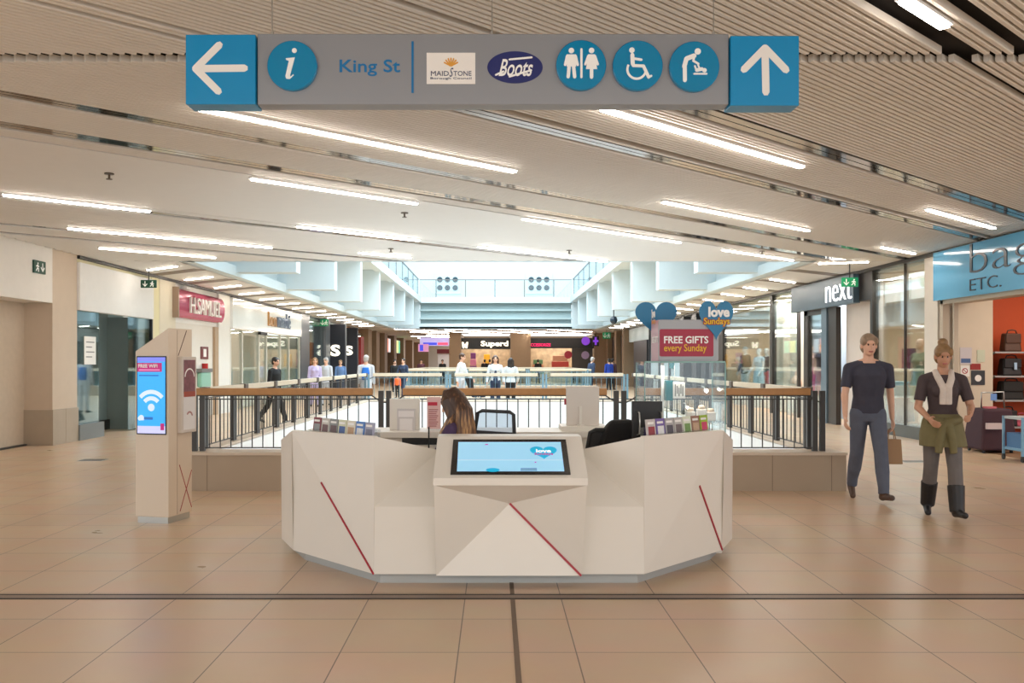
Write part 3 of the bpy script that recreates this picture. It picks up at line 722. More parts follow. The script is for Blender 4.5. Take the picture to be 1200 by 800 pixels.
# far passage to the left end
struct('wall_far_passage', MB().box(-8.5, -2.4, 109.5, 110, 0, 3.53), shopwhite)
t = T('blue_pink_sign', 'long blue and pink lit sign high in the far passage', 'lit sign', (-5, 75, 2.6))
MB().box(xx(492, 75), xx(527, 75), 75, 75.2, zz(405, 75), ZC).build('panel', M('lit_lilac', (190, 180, 230), 0.5, emit=0.8), t)
MB().box(xx(496, 75), xx(512, 75), 74.96, 75, zz(404.2, 75), zz(401.2, 75)).build('lettering', M('lit_blue', (70, 80, 220), 0.5, emit=0.9), t)
MB().box(xx(513, 75), xx(525, 75), 74.96, 75, zz(404.2, 75), zz(401.2, 75)).build('lettering', M('lit_rose', (230, 90, 120), 0.5, emit=0.9), t)
t = T('poster_column', 'lit column of blue and pink posters at the far left passage', 'lit sign', (xx(496, 72), 72, 1.8))
MB().box(xx(490, 72), xx(502, 72), 72, 72.2, zz(412, 72), zz(403, 72)).build('panel', M('lit_poster_pink', (220, 150, 190), 0.5, emit=0.7), t)
MB().box(xx(492, 72), xx(496, 72), 71.96, 72, zz(411, 72), zz(404, 72)).build('poster', M('lit_blue'), t)
MB().box(xx(490, 72), xx(502, 72), 72, 72.2, 0, zz(412, 72)).build('base', brown, t)
t = T('red_kiosk_front', 'dark red shop counter with white front at the end of the far passage', 'shop counter', (-4.6, 78, 0))
MB().box(xx(512, 78), xx(528, 78), 78, 79, zz(414, 78), zz(409, 78)).build('canopy', M('dark_red'), t)
MB().box(xx(513, 78), xx(528, 78), 78.2, 79, 0, zz(414, 78)).build('front', M('white_front', (240, 240, 240), 0.5), t)

# ---------------------------------------------------------------- right shop line
struct('wall_blue_fascia_backing', MB().box(XR, XR+0.5, 10, 16.5, 2.62, 3.60), warmwhite)
t = T('blue_shop_sign', 'glossy sky blue shop sign with dark lettering at the right edge', 'shop sign', (8.1, 14.6, 2.62))
MB().box(8.06, XR, 11.5, 16.48, 2.62, 3.50).build('panel', M('sky_blue_gloss', (96, 168, 208), 0.10, var=0.02), t)
dk = M('dark_letter', (28, 40, 56), 0.3)
text('bags', (8.06, 14.02, 3.16), RR, RZ, dk, 'lettering', t, w=2.35, h=0.66, th=0.012, bold=-0.018)
text('ETC.', (8.06, 14.73, 2.80), RR, RZ, dk, 'lettering', t, w=0.95, h=0.2, th=0.01, bold=-0.01)
struct('trim_18', MB().box(XR-0.06, XR+0.02, 9, 55, 3.46, 3.53), black)
struct('pillar_right', MB().box(XR, XR+0.55, 16.5, 17.0, 0, 3.6), M('pillar_pale', (226, 218, 206), 0.55))
struct('trim_19', MB().box(XR, XR+0.12, 16.3, 16.42, 0, 2.62).box(XR+0.02, XR+0.1, 15.95, 15.99, 0, 2.62).box(XR, XR+0.3, 11, 16.4, 2.55, 2.62), M('shutter_track', (190, 178, 160), 0.5))
struct('wall_bag_shop_return', MB().box(XR+0.25, 9.03, 16.25, 16.4, 0, 3.3), M('return_cream', (216, 204, 184), 0.6))
org = M('orange_wall', (206, 84, 34), 0.6)
struct('wall_orange', MB().box(9.03, 14, 16.9, 17.0, 0, 3.3), org)
struct('floor_bag_shop', MB().box(XR, 14, 10, 16.9, 0.0, 0.006), M('brown_carpet', (128, 98, 70), 0.9, var=0.12, scale=20))
struct('ceiling_bag_shop', MB().box(XR+0.05, 14, 10, 17, 3.3, 3.36), rafm)
struct('wall_bag_shop_far', MB().box(13.9, 14, 8, 17, 0, 3.3), org)
def ypost(lab, px0, px1, py0, py1, m_, extra=None):
    Y = 16.245; t = T('wall_poster', lab, 'poster', (xx((px0+px1)/2, Y), Y, zz(py1, Y)))
    MB().box(xx(px0, Y), xx(px1, Y), Y-0.008, Y, zz(py1, Y), zz(py0, Y)).build('sheet', m_, t)
    if extra: extra(t, Y)
def ex1(t, Y): MB().box(xx(1126, Y), xx(1137, Y), Y-0.01, Y-0.008, zz(425, Y), zz(420, Y)).build('picture', M('poster_blue', (70, 100, 150), 0.5), t)
def ex2(t, Y):
    cx, cz = xx(1130.5, Y), zz(434.5, Y)
    m = MB(); m.plate(arc(cx, cz, 0.045, 0, 359.9, 0.014, 24), (0, Y-0.008, 0), RX, RZ, 0.002); m.plate(seg((cx-0.03, cz+0.03), (cx+0.03, cz-0.03), 0.012), (0, Y-0.008, 0), RX, RZ, 0.002); m.build('symbol', redline, t)
def ex3(t, Y): MB().plate(circle(xx(1146, Y), zz(443, Y), 0.06), (0, Y-0.008, 0), RX, RZ, 0.002).build('picture', signwhite, t)
ypost('white and blue notice, highest and left on the shop return wall', 1125, 1138.5, 407, 427, M('poster_pale', (206, 200, 204), 0.5), ex1)
ypost('pale green card at the upper right of the shop return wall notices', 1145, 1154, 410, 424, M('poster_green', (200, 208, 186), 0.5))
ypost('white no-smoking notice with red ring on the shop return wall', 1125.5, 1136, 428, 441, signwhite, ex2)
ypost('small red sticker between the notices of the shop return wall', 1137, 1149, 426, 433, M('sticker_red', (150, 40, 36), 0.5))
ypost('dark picture card with white centre, lowest on the shop return wall', 1138, 1154, 434, 451, M('poster_dark', (50, 54, 60), 0.5), ex3)
t = T('wall_switch', 'steel switch plate on the pale wall beside the bag shop opening', 'switch', (8.14, 16.2, 1.6)); MB().box(8.10, 8.15, 16.05, 16.2, zz(424, 16), zz(415, 16)).build('plate', steel, t)
# bag rack
rk = T('bag_rack', 'grey shelving rack against the orange wall of the bag shop', 'shelf rack', (9.6, 16.5, 0))
RXA, RXB = xx(1166, 16.3), 10.6
for x in (RXA, RXB):
    MB().box(x-0.025, x+0.025, 16.78, 16.84, 0, zz(384, 16.5)).build('upright', midgrey, rk)
SHZ = [zz(p_, 16.5) for p_ in (412, 440, 468, 499)]
for z in SHZ: 
    MB().box(RXA, RXB, 16.3, 16.84, z-0.03, z).build('shelf', M('shelf_grey', (168, 166, 164), 0.4, 0.3), rk)
    MB().add([(RXA+0.02, 16.84, z-0.03), (RXA+0.02, 16.84, z-0.18), (RXA+0.02, 16.32, z-0.03), (RXA+0.035, 16.84, z-0.03), (RXA+0.035, 16.84, z-0.18), (RXA+0.035, 16.32, z-0.03)], [(0,1,2),(3,5,4),(0,3,4,1),(1,4,5,2),(2,5,3,0)]).build('bracket', midgrey, rk)
def handbag(x, y, z, w, h, d, m_, lab, strap=0.16, tagm=None, flap=True):
    t = T('handbag', lab, 'bag', (x, y, z), 'bags on the rack')
    b = MB(); b.add([(x-w/2,y-d/2,z),(x+w/2,y-d/2,z),(x+w/2,y+d/2,z),(x-w/2,y+d/2,z),(x-w*0.44,y-d*0.3,z+h),(x+w*0.44,y-d*0.3,z+h),(x+w*0.44,y+d*0.3,z+h),(x-w*0.44,y+d*0.3,z+h)],
          [(0,3,2,1),(4,5,6,7),(0,1,5,4),(1,2,6,5),(2,3,7,6),(3,0,4,7)])
    b.build('bag_body', m_, t, smooth=False, bevel=0.03)
    if flap: MB().box(x-w*0.43, x+w*0.43, y-d*0.52, y-d*0.36, z+h*0.45, z+h*0.97).build('flap', m_, t, bevel=0.012)
    MB().tube([(x-w*0.3, y-d*0.2, z+h*0.95), (x-w*0.22, y-d*0.2, z+h+strap*0.8), (x, y-d*0.2, z+h+strap), (x+w*0.22, y-d*0.2, z+h+strap*0.8), (x+w*0.3, y-d*0.2, z+h*0.95)], 0.012).build('handle', m_, t, smooth=True)
    if tagm: MB().box(x+w*0.02, x+w*0.16, y-d*0.6, y-d*0.57, z+h*0.35, z+h*0.75).build('price_tag', tagm, t)
brn = M('brown_leather', (84, 54, 38), 0.45, var=0.1); blk = M('black_leather', (26, 25, 27), 0.4, var=0.1); tagw = M('tag_blue_white', (170, 200, 230), 0.5)
handbag(xx(1184, 16.5), 16.5, SHZ[0], 0.32, 0.34, 0.22, brn, 'brown leather satchel alone on the top shelf', 0.06)
handbag(xx(1183, 16.5), 16.5, SHZ[1], 0.36, 0.32, 0.24, blk, 'black handbag with white price tag on the second shelf', 0.06, tagw)
handbag(9.98, 16.5, SHZ[1], 0.3, 0.3, 0.22, blk, 'black handbag at the picture edge on the second shelf', 0.05)
handbag(xx(1183, 16.5), 16.5, SHZ[2], 0.42, 0.34, 0.26, M('black_nylon', (34, 34, 34), 0.7, var=0.2), 'black slouchy bag with olive trim on the third shelf', 0.05)
handbag(9.98, 16.5, SHZ[2], 0.3, 0.30, 0.22, M('dark_olive', (62, 62, 40), 0.6), 'dark olive bag at the picture edge on the third shelf', 0.05)
handbag(xx(1180, 16.5), 16.5, SHZ[3], 0.3, 0.3, 0.22, blk, 'black boxy bag on the lowest shelf beside a pink purse', 0.06)
handbag(xx(1196, 16.5), 16.5, SHZ[3], 0.22, 0.2, 0.15, M('pink_leather', (206, 90, 110), 0.45), 'pink purse on the lowest shelf', 0.04)
# covered trolley, blue wire cart
Y = 15.0
pl_ = M('plum_cloth', (66, 40, 50), 0.8, var=0.15)
t = T('covered_trolley', 'trolley under a plum cloth beside the bag shop entrance', 'trolley', (xx(1158, Y), Y, 0))
x0, x1 = xx(1139, Y), xx(1179, Y)
b = MB(); z1 = zz(478, Y)
b.add([(x0-0.02, Y-0.35, 0.05), (x1+0.02, Y-0.35, 0.05), (x1+0.02, Y+0.3, 0.05), (x0-0.02, Y+0.3, 0.05), (x0+0.06, Y-0.26, z1), (x1-0.04, Y-0.26, z1), (x1-0.04, Y+0.24, z1), (x0+0.06, Y+0.24, z1)],
      [(0,3,2,1),(4,5,6,7),(0,1,5,4),(1,2,6,5),(2,3,7,6),(3,0,4,7)])
b.build('cloth', pl_, t, bevel=0.04)
MB().box(xx(1143, Y), xx(1160, Y), Y-0.36, Y-0.31, zz(501, Y), zz(494, Y)).build('label_strip', M('pinkish_white', (214, 196, 196), 0.5), t)
MB().tube([(xx(1150, Y), Y, z1), (xx(1150, Y), Y, zz(460, Y)), (xx(1176, Y), Y, zz(459, Y)), (xx(1177, Y), Y, z1)], 0.014).build('handle', steel, t, smooth=True)
MB().box(xx(1160, Y), xx(1167, Y), Y-0.03, Y-0.02, zz(469, Y), zz(461, Y)).build('price_card', M('card_blue', (110, 150, 210), 0.5), t)
MB().box(xx(1155, Y)-0.05, xx(1162, Y), Y-0.15, Y, z1, z1+0.03).build('pink_goods', M('pink_item', (214, 110, 120), 0.5), t)
for dx in (0.06, -0.06):
    for dy in (-0.25, 0.2): MB().cyl(((x0 if dx > 0 else x1)+dx-0.012, Y+dy, 0.035), ((x0 if dx > 0 else x1)+dx+0.012, Y+dy, 0.035), 0.035).build('caster', black, t)
Y = 13.6
t = T('blue_display_cart', 'pale blue display cart on casters cut by the right picture edge', 'cart', (xx(1200, Y), Y, 0))
x0, x1 = xx(1187, Y), xx(1187, Y)+0.5; bl = M('cart_blue', (120, 168, 200), 0.4)
for x in (x0, x1):
    for y in (Y-0.25, Y+0.25):
        MB().box(x-0.015, x+0.015, y-0.015, y+0.015, 0.09, zz(488, Y)).build('upright', bl, t)
        MB().cyl((x-0.012, y, 0.04), (x+0.012, y, 0.04), 0.04).build('caster', black, t); MB().box(x-0.02, x+0.02, y-0.02, y+0.02, 0.06, 0.09).build('fork', black, t)
MB().box(x0, x1, Y-0.25, Y+0.25, 0.16, 0.2).build('shelf', bl, t); MB().box(x0, x1, Y-0.25, Y+0.25, zz(491, Y), zz(488, Y)).build('top', M('cart_top', (190, 200, 204), 0.4), t)
MB().box(x0+0.02, x1-0.02, Y-0.24, Y+0.2, 0.2, 0.42).build('side_panel', M('cart_panel', (70, 120, 170), 0.5), t)
# window and door front with the grey-blue fascia
nb = M('blue_grey_fascia', (76, 98, 114), 0.35, 0.2); dkf = M('bronze_frame', (48, 42, 38), 0.4)
struct('window_6', MB().box(XR+0.02, XR+0.04, 17.0, 19.3, 0.22, 3.46), glass)
struct('trim_20', MB().box(XR, XR+0.1, 17.0, 19.4, 0, 0.24), M('window_base_steel', (96, 100, 98), 0.3, 0.6))
struct('trim_21', MB().box(XR-0.02, XR+0.12, 19.3, 19.42, 0, 3.46).box(XR+0.01, XR+0.06, 17.85, 17.88, 0.22, 3.46).box(XR-0.02, XR+0.2, 19.42, 20.0, 2.85, 3.5), dkf)
t = T('grey_blue_shop_sign', 'slanted grey-blue fascia with thin white lettering on the right', 'shop sign', (8.1, 22, 2.82))
MB().box(8.0, XR, 20.0, 24.2, 2.82, 3.47).build('panel', nb, t)
text('next', (8.0, 20.85, 3.14), RR, RZ, M('lit_white_thin', (250, 252, 255), 0.5, emit=1.2), 'lettering', t, w=1.55, h=0.44, th=0.03, bold=-0.018)
struct('door_2', MB().box(XR-0.02, XR+0.1, 23.3, 23.6, 0, 2.82).box(XR-0.02, XR+0.1, 21.35, 21.85, 0, 2.82).box(XR-0.02, XR+0.1, 21.85, 23.6, 2.7, 2.82), dkf)
struct('trim_22', MB().box(XR-0.05, XR+0.15, 21.9, 22.25, 0, 2.82), M('post_grey_blue', (104, 124, 138), 0.4, 0.2))
struct('wall_doorway', MB().box(8.35, 8.45, 19.5, 21.3, 0, 3.4), M('pinkish_white_wall', (230, 216, 206), 0.6))
struct('wall_window_backing', MB().box(8.75, 8.82, 25.0, 28.6, 0, 3.4), M('display_backing', (236, 228, 214), 0.6))
struct('wall_kids_backing', MB().box(9.15, 9.2, 22.3, 26.3, 0, 3.3), M('kids_backing', (176, 194, 212), 0.6))
struct('window_7', MB().box(XR+0.02, XR+0.04, 24.2, 26.3, 0.1, 3.46), glass)
struct('window_8', MB().box(XR+0.02, XR+0.04, 22.3, 23.3, 0.1, 2.7), glass)
struct('window_9', MB().box(XR+0.02, XR+0.04, 26.55, 32.0, 0.1, 3.46), glass)
struct('trim_23', MB().box(XR-0.02, XR+0.12, 26.3, 26.5, 0, 3.46).box(XR-0.02, XR+0.12, 32.0, 32.7, 0, 3.46).box(XR, XR+0.08, 24.1, 24.2, 0, 3.46), dkf)
shop_shell('fashion_shop', 8.3, 13.5, 17.05, 32.4, M('fashion_wall', (222, 206, 182), 0.6))
struct('pillar_patterned', MB().box(8.55, 8.85, 26.6, 27.1, 0, 3.4), M('lace_panel', (214, 204, 188), 0.5, var=0.5, scale=25))
random.seed(11)
garment_rail(9.6, 18.6, 1.4, [gcols[3], gcols[2], gcols[3]], 'clothes rail with dark jackets behind the big window beside the bag shop', h=1.7)
garment_rail(11.0, 21.5, 2.0, [gcols[3], gcols[5], gcols[6]], 'clothes rail deep inside the shop with dark and red garments', h=1.6)
garment_rail(10.6, 29.5, 2.6, [gcols[3], gcols[0], gcols[4]], 'clothes rail behind the two dressed mannequins', h=1.6)
t = T('purple_poster', 'dark purple sale poster hanging behind the big right window', 'poster', (8.6, 18.4, 1.4)); MB().box(8.58, 8.6, 18.3, 18.9, 1.35, 1.78).build('sheet', M('purple_card', (90, 50, 90), 0.5), t); text('£9.00', (8.58, 18.6, 1.56), RR, RZ, M('lilac'), 'lettering', t, w=0.4)
MB().cyl((8.59, 18.6, 1.78), (8.59, 18.6, 3.4), 0.006).build('wire', steel, t)
t = T('display_plinth', 'pale blue display block low in the big right window', 'display block', (8.6, 18.7, 0)); MB().box(8.5, 8.95, 19.05, 19.6, 0.0, 1.08).build('block', M('pale_blue_block', (160, 196, 214), 0.4), t, bevel=0.01)
t = T('display_plinth', 'dark purple display block low in the big right window', 'display block', (8.6, 18.0, 0)); MB().box(8.3, 8.7, 18.6, 18.95, 0.0, 0.75).build('block', M('plum_block', (96, 60, 72), 0.5), t, bevel=0.01)
t = T('display_box', 'bright white display box at the foot of the mannequin in the big right window', 'display block', (8.5, 17.5, 0)); MB().box(8.35, 8.75, 17.28, 17.6, 0.0, 0.55).build('block', M('bright_white_block', (250, 246, 236), 0.5), t, bevel=0.01)
# further right: glass doors, dark bays
struct('wall_far_right', MB().box(XR+0.5, XR+0.6, 33, 64, 0, 3.53), M('far_right_wall', (150, 160, 166), 0.5))
shop_bl = M('blue_white_front', (206, 224, 232), 0.3)
struct('window_10', MB().box(XR+0.1, XR+0.14, 39.5, 47.5, 0.05, 3.2), shop_bl)
fr = MB()
for y in (33.2, 34.6, 36.2, 38.6): fr.box(XR-0.02, XR+0.3, y, y+0.8, 0, 3.46)
for y in (39.4, 42, 44.6, 47.4): fr.box(XR, XR+0.14, y, y+0.12, 0, 3.3)
fr.box(XR-0.02, XR+0.3, 48, 52.5, 0, 2.7)
struct('trim_24', fr, M('dark_blue_grey', (52, 58, 66), 0.4))
struct('wall_white_header', MB().box(XR, XR+0.3, 47.6, 54.5, 2.7, 3.46), coolwhite)
struct('pillar_tan', MB().box(XR-0.3, XR+0.4, 54.5, 55.4, 0, 3.53).box(XR-0.3, XR+0.4, 58.0, 59.0, 0, 3.53).box(XR-0.3, XR+0.4, 62.4, 63.6, 0, 3.53), brown)
struct('door_3', MB().box(XR, XR+0.45, 55.4, 58.0, 0, 3.2).box(XR, XR+0.45, 59.0, 62.4, 0, 3.2), M('dark_bay', (40, 34, 30), 0.6))
t = T('teal_banner', 'thin teal banner in the pale glass front on the far right', 'banner', (8.1, 41.5, 1)); MB().box(8.15, 8.25, 41.2, 41.9, 1.2, 2.6).build('cloth', M('teal_cloth', (20, 130, 140), 0.5), t)
# shop lamps
for nm, x, y, e_, c_, sx, sy in (('bag_shop_lamp', 10.5, 13.5, 120, (1, .86, .7), 3, 4), ('fashion_lamp', 10.2, 24.5, 420, (1, .92, .82), 3, 13), ('window_lamp', 8.5, 18.2, 45, (1, .95, .88), .4, 2), ('kids_lamp', 8.55, 23.6, 120, (1, .93, .88), .4, 2.0), ('backing_lamp', 8.45, 26.6, 150, (1, .95, .86), .3, 3),
                               ('white_shop_lamp', -10.5, 31.5, 220, (1, .95, .85), 3, 8), ('glass_shop_lamp', -10, 42, 140, (1, .95, .88), 2, 6), ('brown_shop_lamp', -10, 51, 140, (1, .8, .6), 2, 6),
                               ('empty_shop_lamp', -10.7, 19, 30, (.9, .97, 1), 2, 3), ('far_shop_lamp', -0.6, EY+2.5, 160, (1, .9, .75), 3, 3), ('far_shop_lamp_2', 4.8, EY+2.5, 200, (1, .9, .75), 4, 3)):
    area(nm, (x, y, 3.27), sx, sy, e_, c_)
# ---------------------------------------------------------------- hanging direction sign
SY = 4.5; S = SY/F
def sp(px, py): return ((px-VX)*S, EYE+(VY-py)*S)
t = T('hanging_direction_sign', 'long grey hanging direction sign with blue arrow panels at both ends', 'sign', (0, SY, 2.8))
def spanel(name, x0, x1, y0, y1, mat, d0, d1, bev=0.004, par=t):
    a, b = sp(x0, y1), sp(x1, y0)
    return MB().box(a[0], b[0], SY-d0, SY+d1, a[1], b[1]).build(name, mat, par, bevel=bev)
spanel('panel', 301.5, 854, 39.5, 122.5, signgrey, 0.0, 0.10)
la = spanel('arrow_panel', 219, 300.5, 42, 123.5, signblue, 0.02, 0.11)
ra = spanel('arrow_panel', 855, 935, 43.5, 125, signblue, 0.02, 0.11)
def pp(*pts): return [sp(*p) for p in pts]
def sstroke(mb, a, b, w, d, th=0.003):
    mb.plate(seg(sp(*a), sp(*b), w*S, 3), (0, SY-d, 0), RX, RZ, th)
m = MB()
for a, b in (((231, 82), (288, 81.5)), ((231, 82), (258.5, 54.5)), ((231, 82), (257.5, 108.5))): sstroke(m, a, b, 8.4, 0.02)
m.build('arrow', signwhite, la)
m = MB()
for a, b in (((895, 58), (896, 109.5)), ((895, 58), (919.5, 83.5)), ((895, 58), (870.5, 83))): sstroke(m, a, b, 8.4, 0.02)
m.build('arrow', signwhite, ra)
def disc(px, py, r):
    c = sp(px, py)
    b = MB(); n = 48
    ring = lambda rr, y: [(c[0]+rr*S*math.cos(2*math.pi*i/n), y, c[1]+rr*S*math.sin(2*math.pi*i/n)) for i in range(n)]
    rs = [ring(r, SY), ring(r, SY-0.022), ring(r-0.9, SY-0.026)]
    b.add(sum(rs, []), [(k*n+i, k*n+(i+1) % n, (k+1)*n+(i+1) % n, (k+1)*n+i) for k in range(2) for i in range(n)]+[tuple(range(2*n, 3*n))])
    return b.build('disc', M('sign_blue_gloss', (0, 132, 182), 0.12, var=0.02), t)
DD = 0.0265
d = disc(343.5, 78.5, 29)
c = sp(342.5, 78)
# italic i
m = MB()
m.plate([((x-580)*S, EYE+(424-y)*S) for x, y in ((336.5, 70.5), (347, 69.5), (341.5, 90), (342, 92), (345, 89), (346, 90), (341, 94.7), (337, 94.2), (336, 91.5), (340, 73.5), (336.8, 72.3))], (0, SY-DD, 0), RX, RZ, 0.003)
m.plate(circle(*sp(346.5, 61.5), 2.9*S, 20), (0, SY-DD, 0), RX, RZ, 0.003)
m.build('letter_i', pic_white, d)
text('King St', sp(433.5, 78.5)[0:1]+(SY,)+(sp(433.5, 79.6)[1],), RX, RZ, M('sign_text_blue', (0, 112, 172), 0.4), 'lettering', t, w=71*S, h=19.5*S, th=0.003, bold=0.012)
spanel('divider', 482.2, 484.8, 48.5, 109, M('sign_text_blue'), 0.003, 0, 0)
q = spanel('logo_plate', 500, 557, 62, 98.5, signwhite, 0.003, 0, 0)
lb = M('logo_navy', (44, 62, 100), 0.5); lg = M('logo_gold', (222, 160, 62), 0.5)
text('MAID', (sp(515.5, 0)[0], SY-0.003, sp(0, 86.3)[1]), RX, RZ, lb, 'lettering', q, w=21*S, h=5.6*S, th=0.002)
text('TONE', (sp(542, 0)[0], SY-0.003, sp(0, 86.3)[1]), RX, RZ, lb, 'lettering', q, w=21*S, h=5.6*S, th=0.002)
text('S', (sp(529, 0)[0], SY-0.003, sp(0, 85)[1]), RX, RZ, lb, 'lettering', q, w=4.6*S, h=10.5*S, th=0.002, shear=0.3)
text('Borough Council', (sp(528.5, 0)[0], SY-0.003, sp(0, 92.3)[1]), RX, RZ, lb, 'lettering', q, w=48*S, h=3.2*S, th=0.002)
m = MB()
for k in range(7):
    a = math.radians(-66+22*k); r = 8.5
    m.plate(seg(sp(528.5+3*math.sin(a), 77-2*math.cos(a)), sp(528.5+r*math.sin(a), 77-r*math.cos(a)), 1.6*S, 3), (0, SY-0.003, 0), RX, RZ, 0.002)
m.plate(circle(*sp(528.5, 76), 3.2*S, 14, 2.2*S), (0, SY-0.003, 0), RX, RZ, 0.0025)
m.build('emblem', lg, q)
o_ = MB().plate(circle(*sp(603.5, 79), 32.5*S, 48, 18.8*S), (0, SY, 0), RX, RZ, 0.003).build('oval_logo', M('logo_deep_blue', (26, 36, 104), 0.35), t)
text('Boots', (sp(604.5, 0)[0], SY-0.003, sp(0, 79.5)[1]), RX, RZ, pic_white, 'lettering', o_, w=40*S, h=20*S, th=0.002, shear=0.4, bold=0.01)
m = MB()
for a, b in (((597, 70), (623, 67.5)), ((597, 90), (622.5, 82.5)), ((581, 88), (590, 84))): sstroke(m, a, b, 2.2, 0.003, 0.002)
m.build('flourish', pic_white, o_)
# toilets
d = disc(680.5, 78, 29.2); m = MB()
def st(a, b, w): m.plate(seg(sp(*a), sp(*b), w*S, 4), (0, SY-DD, 0), RX, RZ, 0.003)
def dot(x, y, r): m.plate(circle(*sp(x, y), r*S, 18), (0, SY-DD, 0), RX, RZ, 0.003)
def pl_(*pts): m.plate([sp(*p) for p in pts], (0, SY-DD, 0), RX, RZ, 0.003)
dot(669, 61.5, 3.2); pl_((663.5, 66), (674.5, 66), (674.5, 80), (663.5, 80)); st((664, 68), (661.8, 78), 3); st((674, 68), (676.3, 78), 3)
st((666.5, 79), (665.3, 92), 4); st((671.5, 79), (672.8, 92), 4); st((680.7, 60), (680.7, 92.5), 2.6)
dot(692.5, 61.5, 3.2); pl_((688.5, 66), (696.5, 66), (699, 83), (686, 83)); st((688.5, 68), (685.2, 77.5), 2.6); st((696.5, 68), (699.8, 77.5), 2.6); st((692.5, 82), (692.5, 92.5), 4)
m.build('pictogram', pic_white, d)
d = disc(746.5, 78.5, 29.2); m = MB()
dot(739.5, 61, 3.2); st((740, 66.5), (740.5, 77), 4.6); st((740, 70.5), (750.5, 72.2), 2.8); st((741, 79), (753, 79.5), 3.4); st((753, 79.5), (759, 92.5), 3.6); st((759, 92.5), (762, 91), 2.6)
m.plate(arc(*sp(745, 83.5), 10.8*S, 150, 355, 2.6*S, 24), (0, SY-DD, 0), RX, RZ, 0.003)
m.build('pictogram', pic_white, d)
d = disc(812.5, 79.5, 29.2); m = MB()
dot(816.2, 62.5, 3.7); st((812, 67.5), (803, 71), 5.4); st((803, 71), (800.5, 80), 5.2); st((801, 78), (801.2, 96), 4.6); st((812, 68.5), (811, 73.5), 2.6); st((811, 73.5), (817, 77), 2.4)
dot(824, 84.5, 2.6); st((815, 84.3), (821, 83), 4); st((814.5, 84), (812.8, 79.5), 2); st((818, 82), (816.4, 78), 1.8); st((812, 88.6), (826.5, 88.6), 2)
m.build('pictogram', pic_white, d)
for px in (316, 576.5, 839):
    x = sp(px, 0)[0]
    MB().cyl((x, SY+0.05, sp(0, 40)[1]), (x, SY+0.05, ZC+0.09), 0.003, n=8).build('suspension_wire', steel, t)
    MB().cyl((x, SY+0.05, sp(0, 40)[1]), (x, SY+0.05, sp(0, 33)[1]), 0.008, n=10).build('wire_fitting', steel, t)

# ---------------------------------------------------------------- information desk
desk = T('information_desk', 'white faceted information desk with a sloping touch screen and red inlay lines', 'information desk', (0.095, 7, 0))
def P(px, py, Y): return Vector((xx(px, Y), Y, zz(py, Y)))
def flip(v): return Vector((0.19-v.x, v.y, v.z))
def sheet(name, faces, mat=corian, th=0.03, par=desk):
    """facets given as point lists, welded, thickened inwards"""
    me = bpy.data.meshes.new(name); bm = bmesh.new(); cache = {}
    for f in faces:
        vs = []
        for p in f:
            k = tuple(round(c, 4) for c in p)
            if k not in cache: cache[k] = bm.verts.new(p)
            vs.append(cache[k])
        try: bm.faces.new(vs)
        except ValueError: pass
    bm.normal_update()
    ctr = Vector((0.095, 7.3, 0.5))
    bmesh.ops.recalc_face_normals(bm, faces=bm.faces[:])
    f0 = max(bm.faces, key=lambda f: f.calc_area())
    if (f0.calc_center_median()-ctr).dot(f0.normal) < 0: bmesh.ops.reverse_faces(bm, faces=bm.faces[:])
    bmesh.ops.solidify(bm, geom=bm.faces[:], thickness=th)
    bmesh.ops.recalc_face_normals(bm, faces=bm.faces[:])
    bm.to_mesh(me); bm.free()
    return link(name, me, mat, par)
ZB = 0.08
A0 = Vector((-0.81, 6.0, ZB)); A1 = Vector((-0.81, 6.0, 1.003)); A2 = Vector((-0.805, 6.0, 0.53))     # front corner of the wing
B0 = Vector((-1.52, 6.76, ZB)); B1_ = Vector((-1.51, 6.66, 0.99))
C0 = Vector((-1.69, 7.10, 0.10)); C1 = Vector((-1.69, 7.08, 0.885)); C2 = Vector((-1.70, 7.12, 0.885))
T1 = Vector((-0.39, 6.34, 0.875)); L0 = Vector((-0.382, 6.0, ZB)); L1 = Vector((-0.385, 6.0, 0.53))
D0 = Vector((-1.69, 8.3, 0.10)); D1 = Vector((-1.70, 8.3, 0.885))
Bm = P(342, 573, 6.68)
B1s = P(341.2, 513.5, 6.70)
def wing(f, diag):
    g = lambda *ps: [f(p) for p in ps]
    fs = []
    if diag: fs += [g(A1, A0, B1_), g(B1_, A0, B0)]
    else: fs += [g(A1, B1_, A0), g(B1_, B0, A0)]
    fs += [g(B1_, B0, Bm), g(B1_, Bm, C1), g(Bm, B0, C0), g(Bm, C0, C1)]
    fs += [g(C1, C0, D0, D1)]
    sheet('wing_panel', fs)
    sheet('recess_panel', [g(A1, A2, T1), g(A2, L1, T1)])
    sheet('low_panel', [g(A2, A0, L0, L1)])
idn = lambda v: v.copy()
wing(idn, True); wing(flip, False)
tk = MB()
ring = [(-0.78, 6.09), (-1.44, 6.80), (-1.6, 7.14), (-1.6, 8.3), (1.79, 8.3), (1.79, 7.14), (1.63, 6.80), (0.97, 6.09)]
tk.add([p+(0.0,) for p in ring]+[p+(ZB+0.01,) for p in ring], [(i, (i+1) % 8, 8+(i+1) % 8, 8+i) for i in range(8)])
tk.build('toe_kick', M('toe_kick_grey', (176, 178, 176), 0.4, 0.3), desk)
